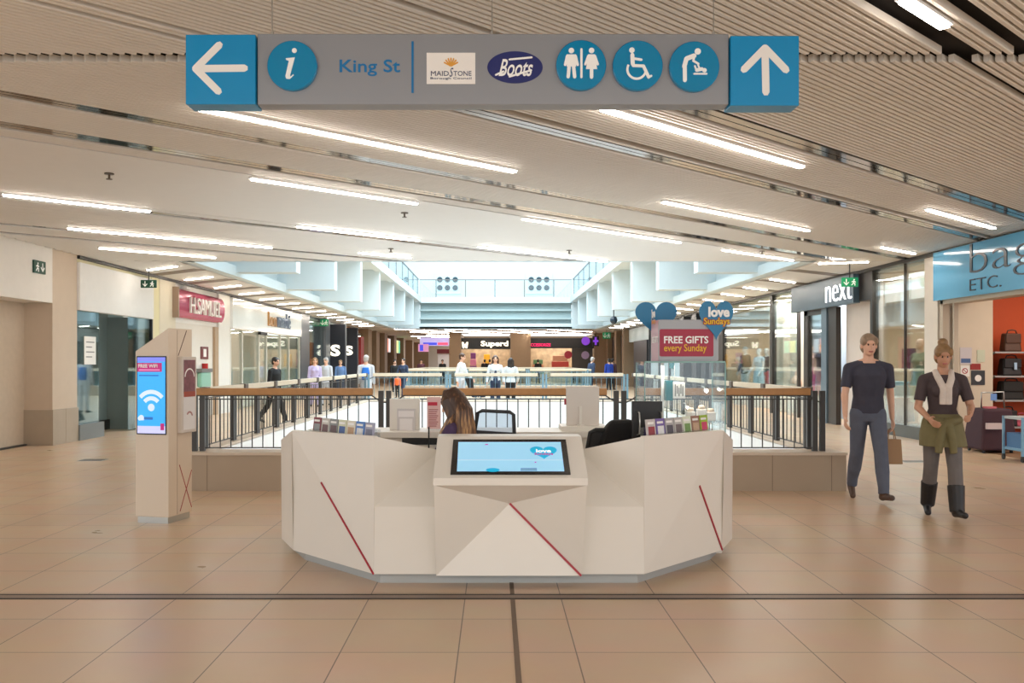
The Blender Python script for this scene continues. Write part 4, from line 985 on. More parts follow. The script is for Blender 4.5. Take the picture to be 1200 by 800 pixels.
# podium: sloping top, lip and the folded front
ZL, YLIP = 0.755, 5.75
TA, TB = Vector((-0.397, 6.20, 0.985)), Vector((0.597, 6.20, 0.985))
LA, LB = Vector((-0.397, YLIP, ZL)), Vector((0.597, YLIP, ZL)); LA2, LB2 = Vector((-0.397, YLIP, 0.708)), Vector((0.597, YLIP, 0.708))
pod = MB(); bk = 6.42
pod.add([LA, LB, TB, TA, LA2, LB2, (0.597, bk, 0.985), (-0.397, bk, 0.985), (0.597, bk, 0.708), (-0.397, bk, 0.708)],
        [(0,1,2,3), (4,5,1,0), (3,2,6,7), (4,0,3,7,9), (1,5,8,6,2), (7,6,8,9), (5,4,9,8)])
pd = pod.build('podium_top', corian, desk)
AP = Vector((0.10, 6.05, 0.545)); F0, F1 = Vector((-0.39, 5.955, ZB)), Vector((0.578, 5.955, ZB)); F0b = Vector((-0.372, 5.955, ZB))
Q0, Q1 = Vector((-0.392, YLIP+0.005, 0.708)), Vector((0.592, YLIP+0.005, 0.708))
K0, K1, K2, K3 = Vector((-0.39, 6.4, ZB)), Vector((0.578, 6.4, ZB)), Vector((-0.392, 6.4, 0.708)), Vector((0.592, 6.4, 0.708))
sheet('podium_front', [[Q0, Q1, AP], [Q0, AP, F0], [F0, AP, F1], [Q1, F1, AP], [Q0, F0, K0, K2], [Q1, K3, K1, F1]], th=0.015)
# red inlays
def inlay(a, b, nrm, w=0.012):
    MB().bar(Vector(a)+Vector(nrm)*0.004, Vector(b)+Vector(nrm)*0.004, w, 0.006, up=nrm).build('red_inlay', redline, desk)
inlay(AP, F1+Vector((-0.005, 0, 0)), (0, -1, 0.1), 0.014)
nl = (A0-B1_).cross(A1-A0).normalized(); nl = nl if nl.y < 0 else -nl
q = B1_.lerp(A0, 0.385)
inlay(q, A0, nl, 0.013)
r0, r1 = flip(B0), flip(A0); r2 = flip(B1_); nr = (r1-r0).cross(r2-r0).normalized(); nr = nr if nr.y < 0 else -nr
# red line of the right wing lies in the plane of its lower facet
def onplane(px, py, p0, n):
    d = Vector(((px-VX)/F, 1, (VY-py)/F)); o = Vector((0, 0, EYE)); k = (p0-o).dot(n)/d.dot(n); return o+d*k
inlay(onplane(819.4, 569, r0, nr), onplane(846, 644, r0, nr), nr, 0.013)
# touch screen on the slope
ux = Vector((1, 0, 0)); us = (TA-LA).normalized(); nn = ux.cross(us).normalized()
def sl(px, py, off=0.0):
    return onplane(px, py, LA, nn)+nn*off
def slope_plate(mb, pts, off, th): 
    ps = [sl(*p, off) for p in pts]; qs = [p+nn*th for p in ps]; n = len(ps)
    mb.add(ps+qs, [tuple(range(n))[::-1], tuple(range(n, 2*n))]+[(i, (i+1) % n, n+(i+1) % n, n+i) for i in range(n)])
    return mb
scr = slope_plate(MB(), ((527.8, 556.2), (668.7, 556.2), (663, 515.5), (531.3, 515.5)), 0, 0.006).build('touch_screen', M('bezel_black', (36, 32, 30), 0.25), desk)
slope_plate(MB(), ((535.5, 553), (661.3, 553), (657, 518.7), (537.2, 518.7)), 0.006, 0.001).build('display', M('screen_sky', (150, 205, 236), 0.3, emit=0.55, var=0.05, scale=2), scr)
slope_plate(MB(), ((536.2, 540.2), (659.6, 540.2), (659.5, 539.6), (536.3, 539.6)), 0.007, 0.0005).build('screen_line', M('screen_pale', (196, 228, 244), 0.3, emit=0.5), scr)
oo = sl(637, 531, 0.007)
hb = M('screen_heart_blue', (10, 172, 214), 0.3, emit=0.5)
hw = 32*5.95/F
MB().plate(heart(0, -0.005, hw, hw*0.86), oo, ux, us, 0.001).build('screen_heart', hb, scr)
text('love', oo+us*0.018+nn*0.001, ux, us, M('screen_white', (245, 250, 255), 0.4, emit=0.6), 'lettering', scr, w=0.10, h=0.042, th=0.0008, bold=0.03)
text('Sundays', oo-us*0.022+nn*0.001, ux, us, M('screen_magenta', (190, 60, 140), 0.4, emit=0.5), 'lettering', scr, w=0.125, h=0.036, th=0.0008, bold=0.02)
MB().plate(circle(0, 0, 0.045, 24, 0.022), sl(577.5, 552, 0.007)+us*0.004, ux, us, 0.001).build('screen_button', hb, scr)
slope_plate(MB(), ((610, 552.6), (629.3, 552.6), (629, 549.3), (610.2, 549.3)), 0.007, 0.001).build('screen_button', M('screen_grey_blue', (110, 160, 196), 0.4, emit=0.4), scr)
slope_plate(MB(), ((626.5, 543), (628.5, 543), (628.5, 542), (626.5, 542)), 0.007, 0.001).build('screen_mark', M('screen_magenta'), scr)
slope_plate(MB(), ((568.5, 522.2), (572, 522.2), (572, 521.2), (568.5, 521.2)), 0.007, 0.001).build('screen_mark', M('screen_magenta'), scr)
# rear counter and worktop inside
MB().box(-1.25, 1.45, 8.25, 8.85, 0.80, 0.855).build('rear_counter_top', corian, desk, bevel=0.004)
MB().box(-1.25, -0.86, 8.3, 8.8, 0.0, 0.80).box(-0.5, 1.45, 8.3, 8.8, 0.0, 0.80).box(-0.86, -0.5, 8.3, 8.8, 0.0, 0.73).build('rear_counter_body', corian, desk)
MB().box(-0.86, -0.52, 8.29, 8.32, 0.735, 0.795).build('dark_slot', black, desk)
MB().box(-0.78, 1.0, 6.45, 6.95, 0.70, 0.735).box(-0.74, -0.70, 6.5, 6.9, 0, 0.70).box(0.92, 0.96, 6.5, 6.9, 0, 0.70).build('worktop', corian, desk)
MB().box(0.62, 1.05, 8.35, 8.75, 0.855, 0.90).build('raised_block', corian, desk, bevel=0.004)

# ---------------------------------------------------------------- things on the rear counter
Y = 8.5; zt = 0.855
t = T('display_stand', 'white board with clear leaflet pocket standing on the rear counter, left of the seated woman', 'display board', (xx(474, Y), Y, zt))
MB().box(xx(457, Y), xx(492, Y), Y-0.03, Y+0.03, zt, zz(467, Y)).build('board', corian, t, bevel=0.004)
MB().box(xx(457, Y)+0.03, xx(492, Y)-0.03, Y+0.03, Y+0.16, zt, zt+0.02).build('foot', corian, t)
MB().box(xx(466, Y), xx(487, Y), Y-0.05, Y-0.03, zz(507, Y), zz(478.5, Y)).build('pocket', M('pocket_clear_grey', (214, 208, 206), 0.25), t)
MB().box(xx(467.5, Y), xx(485.5, Y), Y-0.055, Y-0.05, zz(488, Y), zz(481, Y)).box(xx(469, Y), xx(484, Y), Y-0.055, Y-0.05, zz(504, Y), zz(490, Y)).build('leaflet', M('leaflet_white', (236, 230, 228), 0.5), t)
t = T('pink_notice_stand', 'pink printed notice in a clear stand beside the seated woman', 'notice stand', (xx(508, Y), Y, zt))
MB().box(xx(500.5, Y), xx(516.5, Y), Y-0.006, Y+0.006, zt+0.01, zz(465, Y)).build('sheet', M('pink_paper', (226, 186, 182), 0.5), t)
MB().box(xx(501.5, Y), xx(512.5, Y), Y-0.009, Y-0.006, zz(475, Y), zz(471, Y)).build('heading', M('heading_red', (200, 40, 66), 0.5), t)
m = MB()
for i in range(9): m.box(xx(502.5, Y), xx(513.5-(i % 3), Y), Y-0.008, Y-0.006, zz(480.4+2.4*i, Y), zz(479.2+2.4*i, Y))
m.build('print', M('print_rose', (176, 110, 112), 0.5), t)
MB().box(xx(500, Y), xx(517, Y), Y-0.05, Y+0.05, zt, zt+0.01).build('foot', caseglass, t)
t = T('thin_black_stand', 'thin black microphone stem on the desk in front of the pink notice', 'microphone', (xx(502.5, 6.8), 6.8, 0.735))
MB().cyl((xx(502.5, 6.8), 6.8, 0.74), (xx(502.5, 6.8), 6.8, zz(500, 6.8)), 0.006).build('stem', black, t)
MB().cyl((xx(502.5, 6.8), 6.8, 0.735), (xx(502.5, 6.8), 6.8, 0.765), 0.07, 0.05, n=20).build('base', black, t)
t = T('white_display_back', 'tall white display board with a stand arm on its back, on the rear counter block', 'display board', (xx(682, Y), Y, 0.90))
MB().box(xx(663.5, Y), xx(702, Y), Y-0.02, Y+0.02, 0.90, zz(452.5, Y)).build('board', M('board_pale', (222, 212, 202), 0.4), t, bevel=0.004)
MB().box(xx(678.5, Y), xx(681.5, Y), Y-0.045, Y-0.02, 0.90, zz(476, Y)).build('stand_arm', corian, t)
MB().box(xx(676, Y), xx(684, Y), Y-0.14, Y-0.02, 0.90, 0.91).build('foot', corian, t)
MB().box(xx(661.2, Y), xx(663.5, Y), Y-0.01, Y+0.01, zz(474, Y), zz(467, Y)).build('red_tab', redline, t)
# ---------------------------------------------------------------- brochure racks
def rack(name, lab, p0, p1, h, d):
    t = T(name, lab, 'leaflet rack', ((p0[0]+p1[0])/2, (p0[1]+p1[1])/2, p0[2]))
    a, b = Vector(p0), Vector(p1); L = (b-a); n_ = Vector((-L.y, L.x, 0)).normalized()*d
    up = Vector((0, 0, 1))
    MB().bar(a+n_/2+up*0.006, b+n_/2+up*0.006, d, 0.012).build('base', caseglass, t)
    m = MB(); m.bar(a+up*h*0.25, b+up*h*0.25, 0.004, h*0.5); m.bar(a+n_+up*h*0.5, b+n_+up*h*0.5, 0.004, h)
    for k in range(7): m.bar(a.lerp(b, k/6)+n_/2+up*0.01, a.lerp(b, k/6)+n_/2+up*h*0.5, d, 0.004) if False else None
    m.build('pocket', caseglass, t)
    return a, b, n_
RZT = 0.975
a, b, n_ = rack('leaflet_rack', 'low clear leaflet rack along the top of the left desk wing', P(362, 510, 6.72), P(433, 519, 6.17), 0.09, 0.09)
covs = [('deep red and grey', (120, 40, 50), (140, 140, 140)), ('white with dark picture', (196, 190, 182), (110, 70, 70)), ('grey photo', (130, 132, 130), (90, 60, 60)), ('pale yellow and blue', (206, 206, 176), (60, 90, 150)), ('cream', (222, 214, 196), (190, 150, 110)), ('bright blue', (70, 120, 190), (220, 220, 220)), ('lilac grey', (160, 160, 180), (110, 110, 130))]
posn = ['at the left end', 'second from its left end', 'third from its left end', 'in the middle', 'third from its right end', 'second from its right end', 'at the right end']
def leaflet(p, L, W_, H, c1, c2, lab, grp, lean=0.12):
    up = (Vector((0, 0, 1))+n_.normalized()*lean).normalized(); rt = L.normalized()
    t = T('leaflet', lab, 'leaflet', p, grp)
    MB().plate(rrect(-W_/2, W_/2, 0, H, 0.003), p, rt, up, 0.012).build('cover', M('cover_%d_%d_%d' % c1, c1, 0.4, var=0.12, scale=30), t)
    f = rt.cross(up)*0.012
    MB().plate(rrect(-W_*0.36, W_*0.36, H*0.12, H*0.62, 0.002), p+f, rt, up, 0.001).build('picture', M('cover_%d_%d_%d' % c2, c2, 0.4, var=0.2, scale=40), t)
    MB().plate(rrect(-W_*0.4, W_*0.3, H*0.74, H*0.86, 0.002), p+f, rt, up, 0.001).build('title', signwhite, t)
for i, (nm, c1, c2) in enumerate(covs):
    p = a.lerp(b, (i+0.5)/7)+n_*0.45+Vector((0, 0, 0.012))
    leaflet(p, b-a, 0.102, 0.125, c1, c2, '%s leaflet in the left desk rack, %s' % (nm, posn[i]), 'leaflets in the left desk rack')
a, b, n_ = rack('leaflet_rack', 'low clear leaflet rack along the top of the right desk wing', P(763, 517, 6.17), P(835, 509, 6.72), 0.09, 0.09)
covs2 = [('clear and dark red', (196, 188, 186), (150, 40, 50)), ('purple', (110, 90, 160), (230, 230, 230)), ('grey', (172, 170, 170), (70, 70, 80)), ('grey flower picture', (184, 182, 178), (100, 90, 90)), ('green and white', (220, 226, 206), (110, 150, 80)), ('brown', (150, 112, 90), (190, 160, 130)), ('lime green', (150, 180, 40), (200, 60, 100))]
for i, (nm, c1, c2) in enumerate(covs2):
    p = a.lerp(b, (i+0.5)/7)+n_*0.45+Vector((0, 0, 0.012))
    leaflet(p, b-a, 0.102, 0.135, c1, c2, '%s leaflet in the right desk rack, %s' % (nm, posn[i]), 'leaflets in the right desk rack')
# ---------------------------------------------------------------- office chairs, monitor
cm = M('chair_black', (24, 24, 26), 0.5); meshm = glassmat('chair_mesh', (0.45, 0.5, 0.56), 0.02)
def office_chair(x, y, rz, lab, ztop=1.09, meshback=True, w=0.22):
    t = T('office_chair', lab, 'office chair', (0, 0, 0))
    MB().ell((0, 0, 0.43), (0.25, 0.24, 0.045)).build('seat', cm, t, smooth=True)
    zb = 0.66
    m = MB(); rr = [(-w, 0.24, zb), (-w*1.04, 0.27, (zb+ztop)/2), (-w*0.92, 0.29, ztop-0.02), (-w*0.7, 0.295, ztop), (w*0.7, 0.295, ztop), (w*0.92, 0.29, ztop-0.02), (w*1.04, 0.27, (zb+ztop)/2), (w, 0.24, zb), (0, 0.22, zb-0.03), (-w, 0.24, zb)]
    m.tube(rr, 0.016); m.bar((-w, 0.275, ztop-0.19), (w, 0.275, ztop-0.19), 0.03, 0.045); m.tube([(0, 0.22, zb-0.03), (0, 0.2, 0.5), (0, 0.05, 0.42)], 0.025)
    m.build('back_frame', cm, t, smooth=False)
    MB().add([(-w, 0.24, zb), (w, 0.24, zb), (w*1.0, 0.272, (zb+ztop)/2), (w*0.9, 0.29, ztop-0.01), (-w*0.9, 0.29, ztop-0.01), (-w, 0.272, (zb+ztop)/2)], [(0, 1, 2, 5), (5, 2, 3, 4)]).build('back_mesh', meshm if meshback else cm, t)
    MB().cyl((0, 0, 0.1), (0, 0, 0.40), 0.028).build('gas_column', cm, t)
    for k in range(5):
        a = 2*math.pi*k/5+0.3
        MB().bar((0, 0, 0.11), (0.24*math.cos(a), 0.24*math.sin(a), 0.075), 0.045, 0.03).build('leg', cm, t)
        MB().cyl((0.24*math.cos(a)-0.02, 0.24*math.sin(a), 0.03), (0.24*math.cos(a)+0.02, 0.24*math.sin(a), 0.03), 0.03).build('caster', black, t)
    for s_ in (-1, 1): MB().tube([(s_*0.24, 0.1, 0.46), (s_*0.3, 0.1, 0.5), (s_*0.3, 0.1, 0.66), (s_*0.3, -0.12, 0.67)], 0.016).build('armrest', cm, t)
    t.location = (x, y, 0); t.rotation_euler = (0, 0, rz)
    return t
office_chair(-0.19, 7.32, math.radians(-42), 'mesh-backed office chair under the seated woman', 1.085)
office_chair(0.92, 7.30, math.radians(180), 'office chair covered by a black jacket behind the right desk wing', 0.97, False, 0.19)
Y = 7.02
j = MB(); x0, x1 = xx(699, Y), xx(748, Y)
j.add([(x0-0.02, Y-0.06, 0.66), (x1, Y-0.06, 0.66), (x1, Y+0.1, 0.66), (x0-0.02, Y+0.1, 0.66), (x0+0.01, Y-0.06, 0.84), (x1, Y-0.06, 0.84), (x1, Y+0.1, 0.84), (x0+0.01, Y+0.1, 0.84),
       (x0+0.07, Y-0.06, 0.99), (x1-0.02, Y-0.06, 1.01), (x1-0.02, Y+0.1, 1.01), (x0+0.07, Y+0.1, 0.99), (x0+0.12, Y-0.04, 1.045), (x1-0.05, Y-0.04, 1.05), (x1-0.05, Y+0.08, 1.05), (x0+0.12, Y+0.08, 1.045)],
      [(0,3,2,1),(12,13,14,15)]+[(k*4+i, k*4+(i+1) % 4, k*4+4+(i+1) % 4, k*4+4+i) for k in range(3) for i in range(4)])
jo = j.build('jacket', M('black_fabric', (22, 20, 20), 0.9, var=0.3, scale=12, bump=0.6), bevel=0.025)
tag(jo, 'black jacket draped over the chair behind the right desk wing', 'jacket')
Y = 6.75
t = T('monitor', 'black monitor seen from behind with chrome side handles, right of the black jacket', 'monitor', (xx(758, Y), Y, 0.735))
MB().box(xx(741, Y), xx(776.5, Y), Y, Y+0.05, zz(513, Y), zz(470, Y)).build('screen_back', M('monitor_black', (20, 19, 20), 0.45), t, bevel=0.006)
for px in (748.5, 774.5):
    x = xx(px, Y); z0, z1 = zz(509, Y), zz(482, Y)
    MB().tube([(x-0.014, Y-0.005, z1), (x, Y-0.035, z1-0.008), (x+0.003, Y-0.04, (z0+z1)/2), (x, Y-0.035, z0+0.008), (x-0.014, Y-0.005, z0)], 0.006).build('handle', steel, t, smooth=True)
MB().box(xx(756, Y), xx(762, Y), Y+0.05, Y+0.09, 0.75, zz(490, Y)).build('neck', black, t); MB().box(xx(748, Y), xx(770, Y), Y-0.05, Y+0.16, 0.735, 0.75).build('foot', black, t)
MB().box(0.98, 1.40, 6.5, 6.95, 0.70, 0.735).build('worktop', corian, desk)

# ---------------------------------------------------------------- glass case with promotion sign
CX0, CX1, CY0, CY1, CZ0, CZ1 = 1.17, 1.80, 7.0, 7.42, 0.83, 1.497
t = T('glass_display_case', 'glass display case standing on a white pedestal behind the right desk wing', 'display case', ((CX0+CX1)/2, 7.2, 0))
MB().box(CX0+0.07, CX1-0.02, CY0+0.02, CY1-0.02, 0, CZ0-0.02).box(CX0-0.02, CX1+0.02, CY0-0.02, CY1+0.02, CZ0-0.02, CZ0).build('pedestal', corian, t, bevel=0.005)
for nm, bx in (('front_pane', (CX0, CX1, CY0, CY0+0.008, CZ0, CZ1)), ('back_pane', (CX0, CX1, CY1-0.008, CY1, CZ0, CZ1)), ('side_pane', (CX0, CX0+0.008, CY0+0.01, CY1-0.01, CZ0, CZ1)), ('side_pane', (CX1-0.008, CX1, CY0+0.01, CY1-0.01, CZ0, CZ1)), ('top_pane', (CX0, CX1, CY0, CY1, CZ1, CZ1+0.008)), ('glass_shelf', (CX0+0.02, CX1-0.02, CY0+0.02, CY1-0.02, 1.02, 1.028))):
    MB().box(*bx).build(nm, caseglass, t)
eg = M('glass_edge_green', (130, 170, 164), 0.2); 
for x in (CX0, CX1):
    for y in (CY0, CY1): MB().box(x-0.004, x+0.004, y-0.004, y+0.004, CZ0, CZ1).build('glass_edge', eg, t)
MB().box(CX0, CX1, CY0-0.004, CY0+0.004, CZ1-0.004, CZ1+0.01).build('glass_edge', eg, t)
MB().box(xx(774.5, 7.3), xx(777.5, 7.3), 7.28, 7.30, CZ0, CZ1).build('support_post', white, t)
lampm = M('halogen', (255, 240, 220), 0.4, emit=40)
Y = 7.2
for k, (px, py, lab) in enumerate(((828, 458, 'brightest halogen lamp in the glass display case'), (843, 456.5, 'halogen lamp near the right pane of the glass display case'), (806, 478, 'lower left halogen lamp in the glass display case'), (825, 477.5, 'lower right halogen lamp in the glass display case'))):
    l = T('halogen_lamp', lab, 'lamp', (xx(px, Y), Y, zz(py, Y)), 'lamps in the glass case')
    r = 0.012 if k == 0 else 0.008
    MB().ell((xx(px, Y), Y, zz(py, Y)), r).build('bulb', lampm, l)
    MB().cyl((xx(px, Y), Y+0.01, zz(py, Y)), (xx(px, Y), Y+0.05, zz(py, Y)+0.01), 0.018, 0.012).tube([(xx(px, Y), Y+0.05, zz(py, Y)+0.01), (xx(px, Y)+0.01, Y+0.14, zz(py, Y)+0.03), (xx(px, Y)+0.01, CY1-0.01, zz(py, Y)+0.03)], 0.004).build('fitting', steel, l)
area('case_glow', (1.5, 7.2, 1.47), 0.4, 0.2, 4, (1, .92, .8))
t = T('teal_gift_bag', 'teal gift bag with white patterned side hanging in the glass display case', 'gift bag', (xx(790, Y), Y, zz(468, Y)))
MB().box(xx(780, Y), xx(788, Y), Y-0.02, Y+0.06, zz(469, Y), zz(446, Y)).build('side', M('teal_card', (0, 110, 120), 0.4), t)
MB().box(xx(788, Y), xx(802, Y), Y-0.025, Y+0.06, zz(466.5, Y), zz(448, Y)).build('front', signwhite, t)
m = MB()
for i in range(5): m.box(xx(790+2.2*i, Y), xx(791.2+2.2*i, Y), Y-0.027, Y-0.025, zz(464-i % 2*3, Y), zz(450+i % 3*2, Y))
m.build('print', midgrey, t); MB().cyl((xx(791, Y), Y+0.02, zz(446, Y)), (xx(791, Y), Y+0.02, CZ1), 0.002).build('string', steel, t)
pearl = M('pearl_white', (244, 236, 228), 0.25)
for k, (px, h, lab) in enumerate(((809, 0.14, 'white perfume gift box left in the glass case'), (822, 0.17, 'cream gift box with bow in the glass case'), (833, 0.13, 'white rounded gift near the right pane of the glass case'))):
    x = xx(px, Y); g = T('gift_box', lab, 'gift', (x, Y, 1.028), 'gifts on the glass shelf')
    MB().box(x-0.035, x+0.035, Y-0.03, Y+0.04, 1.028, 1.028+h*0.55).build('box', pearl, g, bevel=0.008)
    MB().ell((x, Y, 1.028+h*0.62), (0.03, 0.025, 0.022)).build('bow', M('bow_cream', (236, 214, 190), 0.4), g, smooth=True)
# sign above
t = T('promotion_sign', 'grey four-sided promotion sign with maroon panel and blue hearts on top of the glass case', 'sign', (1.5, 7.25, 1.505))
Y = 7.06; BX0, BX1, BY1 = xx(772, Y), xx(842, Y), 7.40
boardm = M('board_grey', (160, 162, 166), 0.4, 0.2)
MB().plate(rrect(BX0, BX1, 1.505, zz(374.5, Y), 0.02), (0, Y+0.02, 0), RX, RZ, 0.02).build('front_board', boardm, t)
MB().box(BX0, BX0+0.02, Y+0.022, BY1, 1.505, zz(374.5, Y)).build('side_board', M('board_side', (206, 170, 184), 0.4), t)
MB().box(BX0+0.02, BX1, BY1-0.02, BY1, 1.505, zz(374.5, Y)-0.02).build('rear_board', boardm, t)
MB().plate(rrect(xx(773, Y), xx(836, Y), zz(417.5, Y), zz(385.5, Y), 0.012), (0, Y, 0), RX, RZ, 0.003).build('maroon_panel', M('panel_maroon', (164, 14, 56), 0.4), t)
text('FREE GIFTS', (xx(804, Y), Y-0.003, zz(398, Y)), RX, RZ, pic_white, 'lettering', t, w=52*Y/F, h=8.6*Y/F, th=0.002, bold=0.025)
text('every Sunday', (xx(803, Y), Y-0.003, zz(408.6, Y)), RX, RZ, yellowink, 'lettering', t, w=50*Y/F, h=11*Y/F, th=0.002, bold=0.01)
hbl = M('heart_blue', (0, 118, 166), 0.35)
def heartplate(cx, cz, w, h, y, par, nm='heart'):
    return MB().plate(heart(cx, cz, w, h), (0, y, 0), RX, RZ, 0.008).build(nm, hbl, par)
Yh = Y-0.012
h1 = heartplate(xx(839, Y), zz(375.5, Y), 40*Y/F, 46*Y/F, Y-0.004, t)
text('Sundays', (xx(839.5, Y), Yh-0.001, zz(377.3, Y)), RX, RZ, M('shadow_maroon', (150, 20, 50), 0.4), 'lettering_backing', h1, w=32*Y/F, h=11.5*Y/F, th=0.001, bold=0.09)
text('love', (xx(842, Y), Yh-0.0025, zz(365.5, Y)), RX, RZ, pic_white, 'lettering', h1, w=25*Y/F, h=12*Y/F, th=0.002, bold=0.045)
text('Sundays', (xx(839.5, Y), Yh-0.0025, zz(377.3, Y)), RX, RZ, yellowink, 'lettering', h1, w=30.5*Y/F, h=10*Y/F, th=0.002, bold=0.02)
heartplate(xx(769, BY1), zz(374.5, BY1), 49*BY1/F, 42*BY1/F, BY1+0.012, t)
sh = MB().plate(heart(7.22, zz(371, 7.2), 0.30, 0.30), (BX0-0.004, 0, 0), (0, -1, 0), RZ, 0.008).build('heart', M('heart_pale_blue', (90, 150, 190), 0.35), t)
text('love', (BX0-0.013, 7.22, zz(367, 7.2)), (0, -1, 0), RZ, pic_white, 'lettering', sh, w=0.15, h=0.07, th=0.002, bold=0.03)
text('Sundays', (BX0-0.013, 7.22, zz(377, 7.2)), (0, -1, 0), RZ, M('pale_orange', (230, 170, 120), 0.5), 'lettering', sh, w=0.18, h=0.06, th=0.002)
text('FREE GIFTS', (BX0-0.001, 7.23, zz(398, 7.2)), (0, -1, 0), RZ, pic_white, 'lettering', t, w=0.26, h=0.05, th=0.002, bold=0.02)

# ---------------------------------------------------------------- totem
KA = math.radians(14); C = Vector((-3.02, 8.29, 0)); d1 = Vector((-math.cos(KA), math.sin(KA), 0)); d2 = Vector((math.sin(KA), math.cos(KA), 0)); w1, w2 = 0.35, 0.38
t = T('totem', 'beige totem with slanted top, lit blue screen and red line inlays at the left', 'information totem', C)
totm = M('totem_beige', (220, 204, 184), 0.45, var=0.015)
zh, zl = 1.815, 1.60
p = [C, C+d1*w1, C+d1*w1+d2*w2, C+d2*w2]; up = Vector((0, 0, 1))
b = MB(); b.add([q+up*0.06 for q in p]+[p[0]+up*zh, p[1]+up*zl, p[2]+up*zl, p[3]+up*zh], [(0,3,2,1),(4,5,6,7),(0,1,5,4),(1,2,6,5),(2,3,7,6),(3,0,4,7)])
b.build('body', totm, t, bevel=0.003)
ci = [C+d1*0.015+d2*0.015, C+d1*(w1-0.015)+d2*0.015, C+d1*(w1-0.015)+d2*(w2-0.015), C+d1*0.015+d2*(w2-0.015)]
MB().add(ci+[q+up*0.06 for q in ci], [(0,3,2,1),(4,5,6,7),(0,1,5,4),(1,2,6,5),(2,3,7,6),(3,0,4,7)]).build('base', steel, t)
r1 = -d1            # rightwards on the screen face (seen from the camera)
O1 = C+d1*w1        # left edge of the screen face
sw = w1
def kp(u, z): return O1+r1*(u*sw)+up*z
scz0, scz1 = 0.825, 1.555
ks = MB().plate(rrect(0.05*sw, 0.94*sw, scz0, scz1, 0.004), O1, r1, up, 0.008).build('screen', M('bezel_dark', (20, 22, 40), 0.25), t)
n1 = r1.cross(up).normalized()
def kplate(nm, pts, mat, off=0.009, par=ks): return MB().plate(pts, O1+n1*off, r1, up, 0.001).build(nm, mat, par)
kplate('display', rrect(0.08*sw, 0.92*sw, scz0+0.012, scz1-0.012, 0.002), M('screen_cyan', (40, 160, 232), 0.3, emit=0.7, var=0.12, scale=4))
H = scz1-scz0
kplate('banner', rrect(0.08*sw, 0.82*sw, scz0+0.80*H, scz0+0.915*H, 0.002), M('screen_berry', (176, 20, 110), 0.4, emit=0.55), 0.010)
kplate('footer', rrect(0.08*sw, 0.92*sw, scz0+0.012, scz0+0.11*H, 0.002), M('screen_lilac', (196, 200, 240), 0.4, emit=0.6), 0.010)
kplate('header', rrect(0.08*sw, 0.92*sw, scz0+0.93*H, scz1-0.012, 0.002), M('screen_violet', (120, 130, 236), 0.4, emit=0.6), 0.010)
wm = M('screen_wifi', (196, 214, 250), 0.4, emit=0.7)
cxu, czu = 0.5*sw, scz0+0.36*H
m = MB(); m.plate(circle(cxu, czu-0.01, 0.035, 24), O1+n1*0.010, r1, up, 0.001)
for r in (0.095, 0.155): m.plate(arc(cxu, czu-0.02, r, 42, 138, 0.038, 18), O1+n1*0.010, r1, up, 0.001)
m.build('wifi_symbol', wm, ks)
text('FREE WiFi', kp(0.40, scz0+0.875*H)+n1*0.011, r1, up, pic_white, 'lettering', ks, w=0.58*sw, h=0.034, th=0.001, bold=0.03)
kplate('text_line', rrect(0.13*sw, 0.76*sw, scz0+0.817*H, scz0+0.830*H, 0.001), M('screen_pink', (230, 150, 200), 0.4, emit=0.5), 0.011)
kplate('text_line', rrect(0.13*sw, 0.72*sw, scz0+0.745*H, scz0+0.760*H, 0.001), M('screen_mid_blue', (30, 110, 190), 0.4, emit=0.4), 0.011)
kplate('text_line', rrect(0.28*sw, 0.55*sw, scz0+0.19*H, scz0+0.225*H, 0.001), M('screen_mid_blue'), 0.011)
m = MB(); 
for cx_, cz_, r in ((0.15, 0.205, 0.02), (0.2, 0.215, 0.026), (0.25, 0.205, 0.018)): m.plate(circle(cx_*sw, scz0+cz_*H, r, 16), O1+n1*0.010, r1, up, 0.001)
m.build('cloud_symbol', wm, ks)
kplate('emblem', rrect(0.78*sw, 0.89*sw, scz0+0.06*H, scz0+0.145*H, 0.001), M('screen_berry'), 0.011)
m = MB(); n2 = d2.cross(up).normalized(); n2 = n2 if n2.x > 0 else -n2
def rk_(mb, u0, z0, u1, z1, w=0.008): mb.bar(C+d2*u0*w2+up*z0+n2*0.001, C+d2*u1*w2+up*z1+n2*0.001, w, 0.004, up=n2)
rk_(m, 0.45, 0.53, 0.98, 0.10); rk_(m, 0.48, 0.09, 0.98, 0.46)
m.build('red_inlay', M('muted_red_inlay', (170, 72, 66), 0.5), t)
m = MB(); rk_(m, 0.40, 1.56, 0.76, 1.80, 0.006); m.build('seam', M('totem_seam', (90, 60, 50), 0.6), t)
m = MB(); rk_(m, 0.36, 0.07, 0.36, 1.80, 0.003); m.build('seam', M('totem_seam_pale', (190, 172, 152), 0.6), t)
pf = MB(); q0, q1 = C+d2*(0.37*w2)+n2*0.0, C+d2*(1.14*w2)+n2*0.0
def sidebox(u0, u1, z0, z1, a, b):
    c = [C+d2*u0*w2+n2*a, C+d2*u1*w2+n2*a, C+d2*u1*w2+n2*b, C+d2*u0*w2+n2*b]
    return MB().add([q+up*z0 for q in c]+[q+up*z1 for q in c], [(0,3,2,1),(4,5,6,7),(0,1,5,4),(1,2,6,5),(2,3,7,6),(3,0,4,7)])
po = sidebox(0.36, 1.0, 0.83, 1.55, 0.0, 0.05).build('poster_frame', M('frame_pale', (206, 196, 186), 0.4), t, bevel=0.006)
sidebox(0.43, 0.93, 0.86, 1.52, 0.05, 0.052).build('poster', M('poster_paper', (226, 222, 220), 0.3), po)
sidebox(0.43, 0.93, 1.20, 1.52, 0.052, 0.053).build('photo', M('poster_photo', (124, 76, 84), 0.4, var=0.6, scale=22), po)
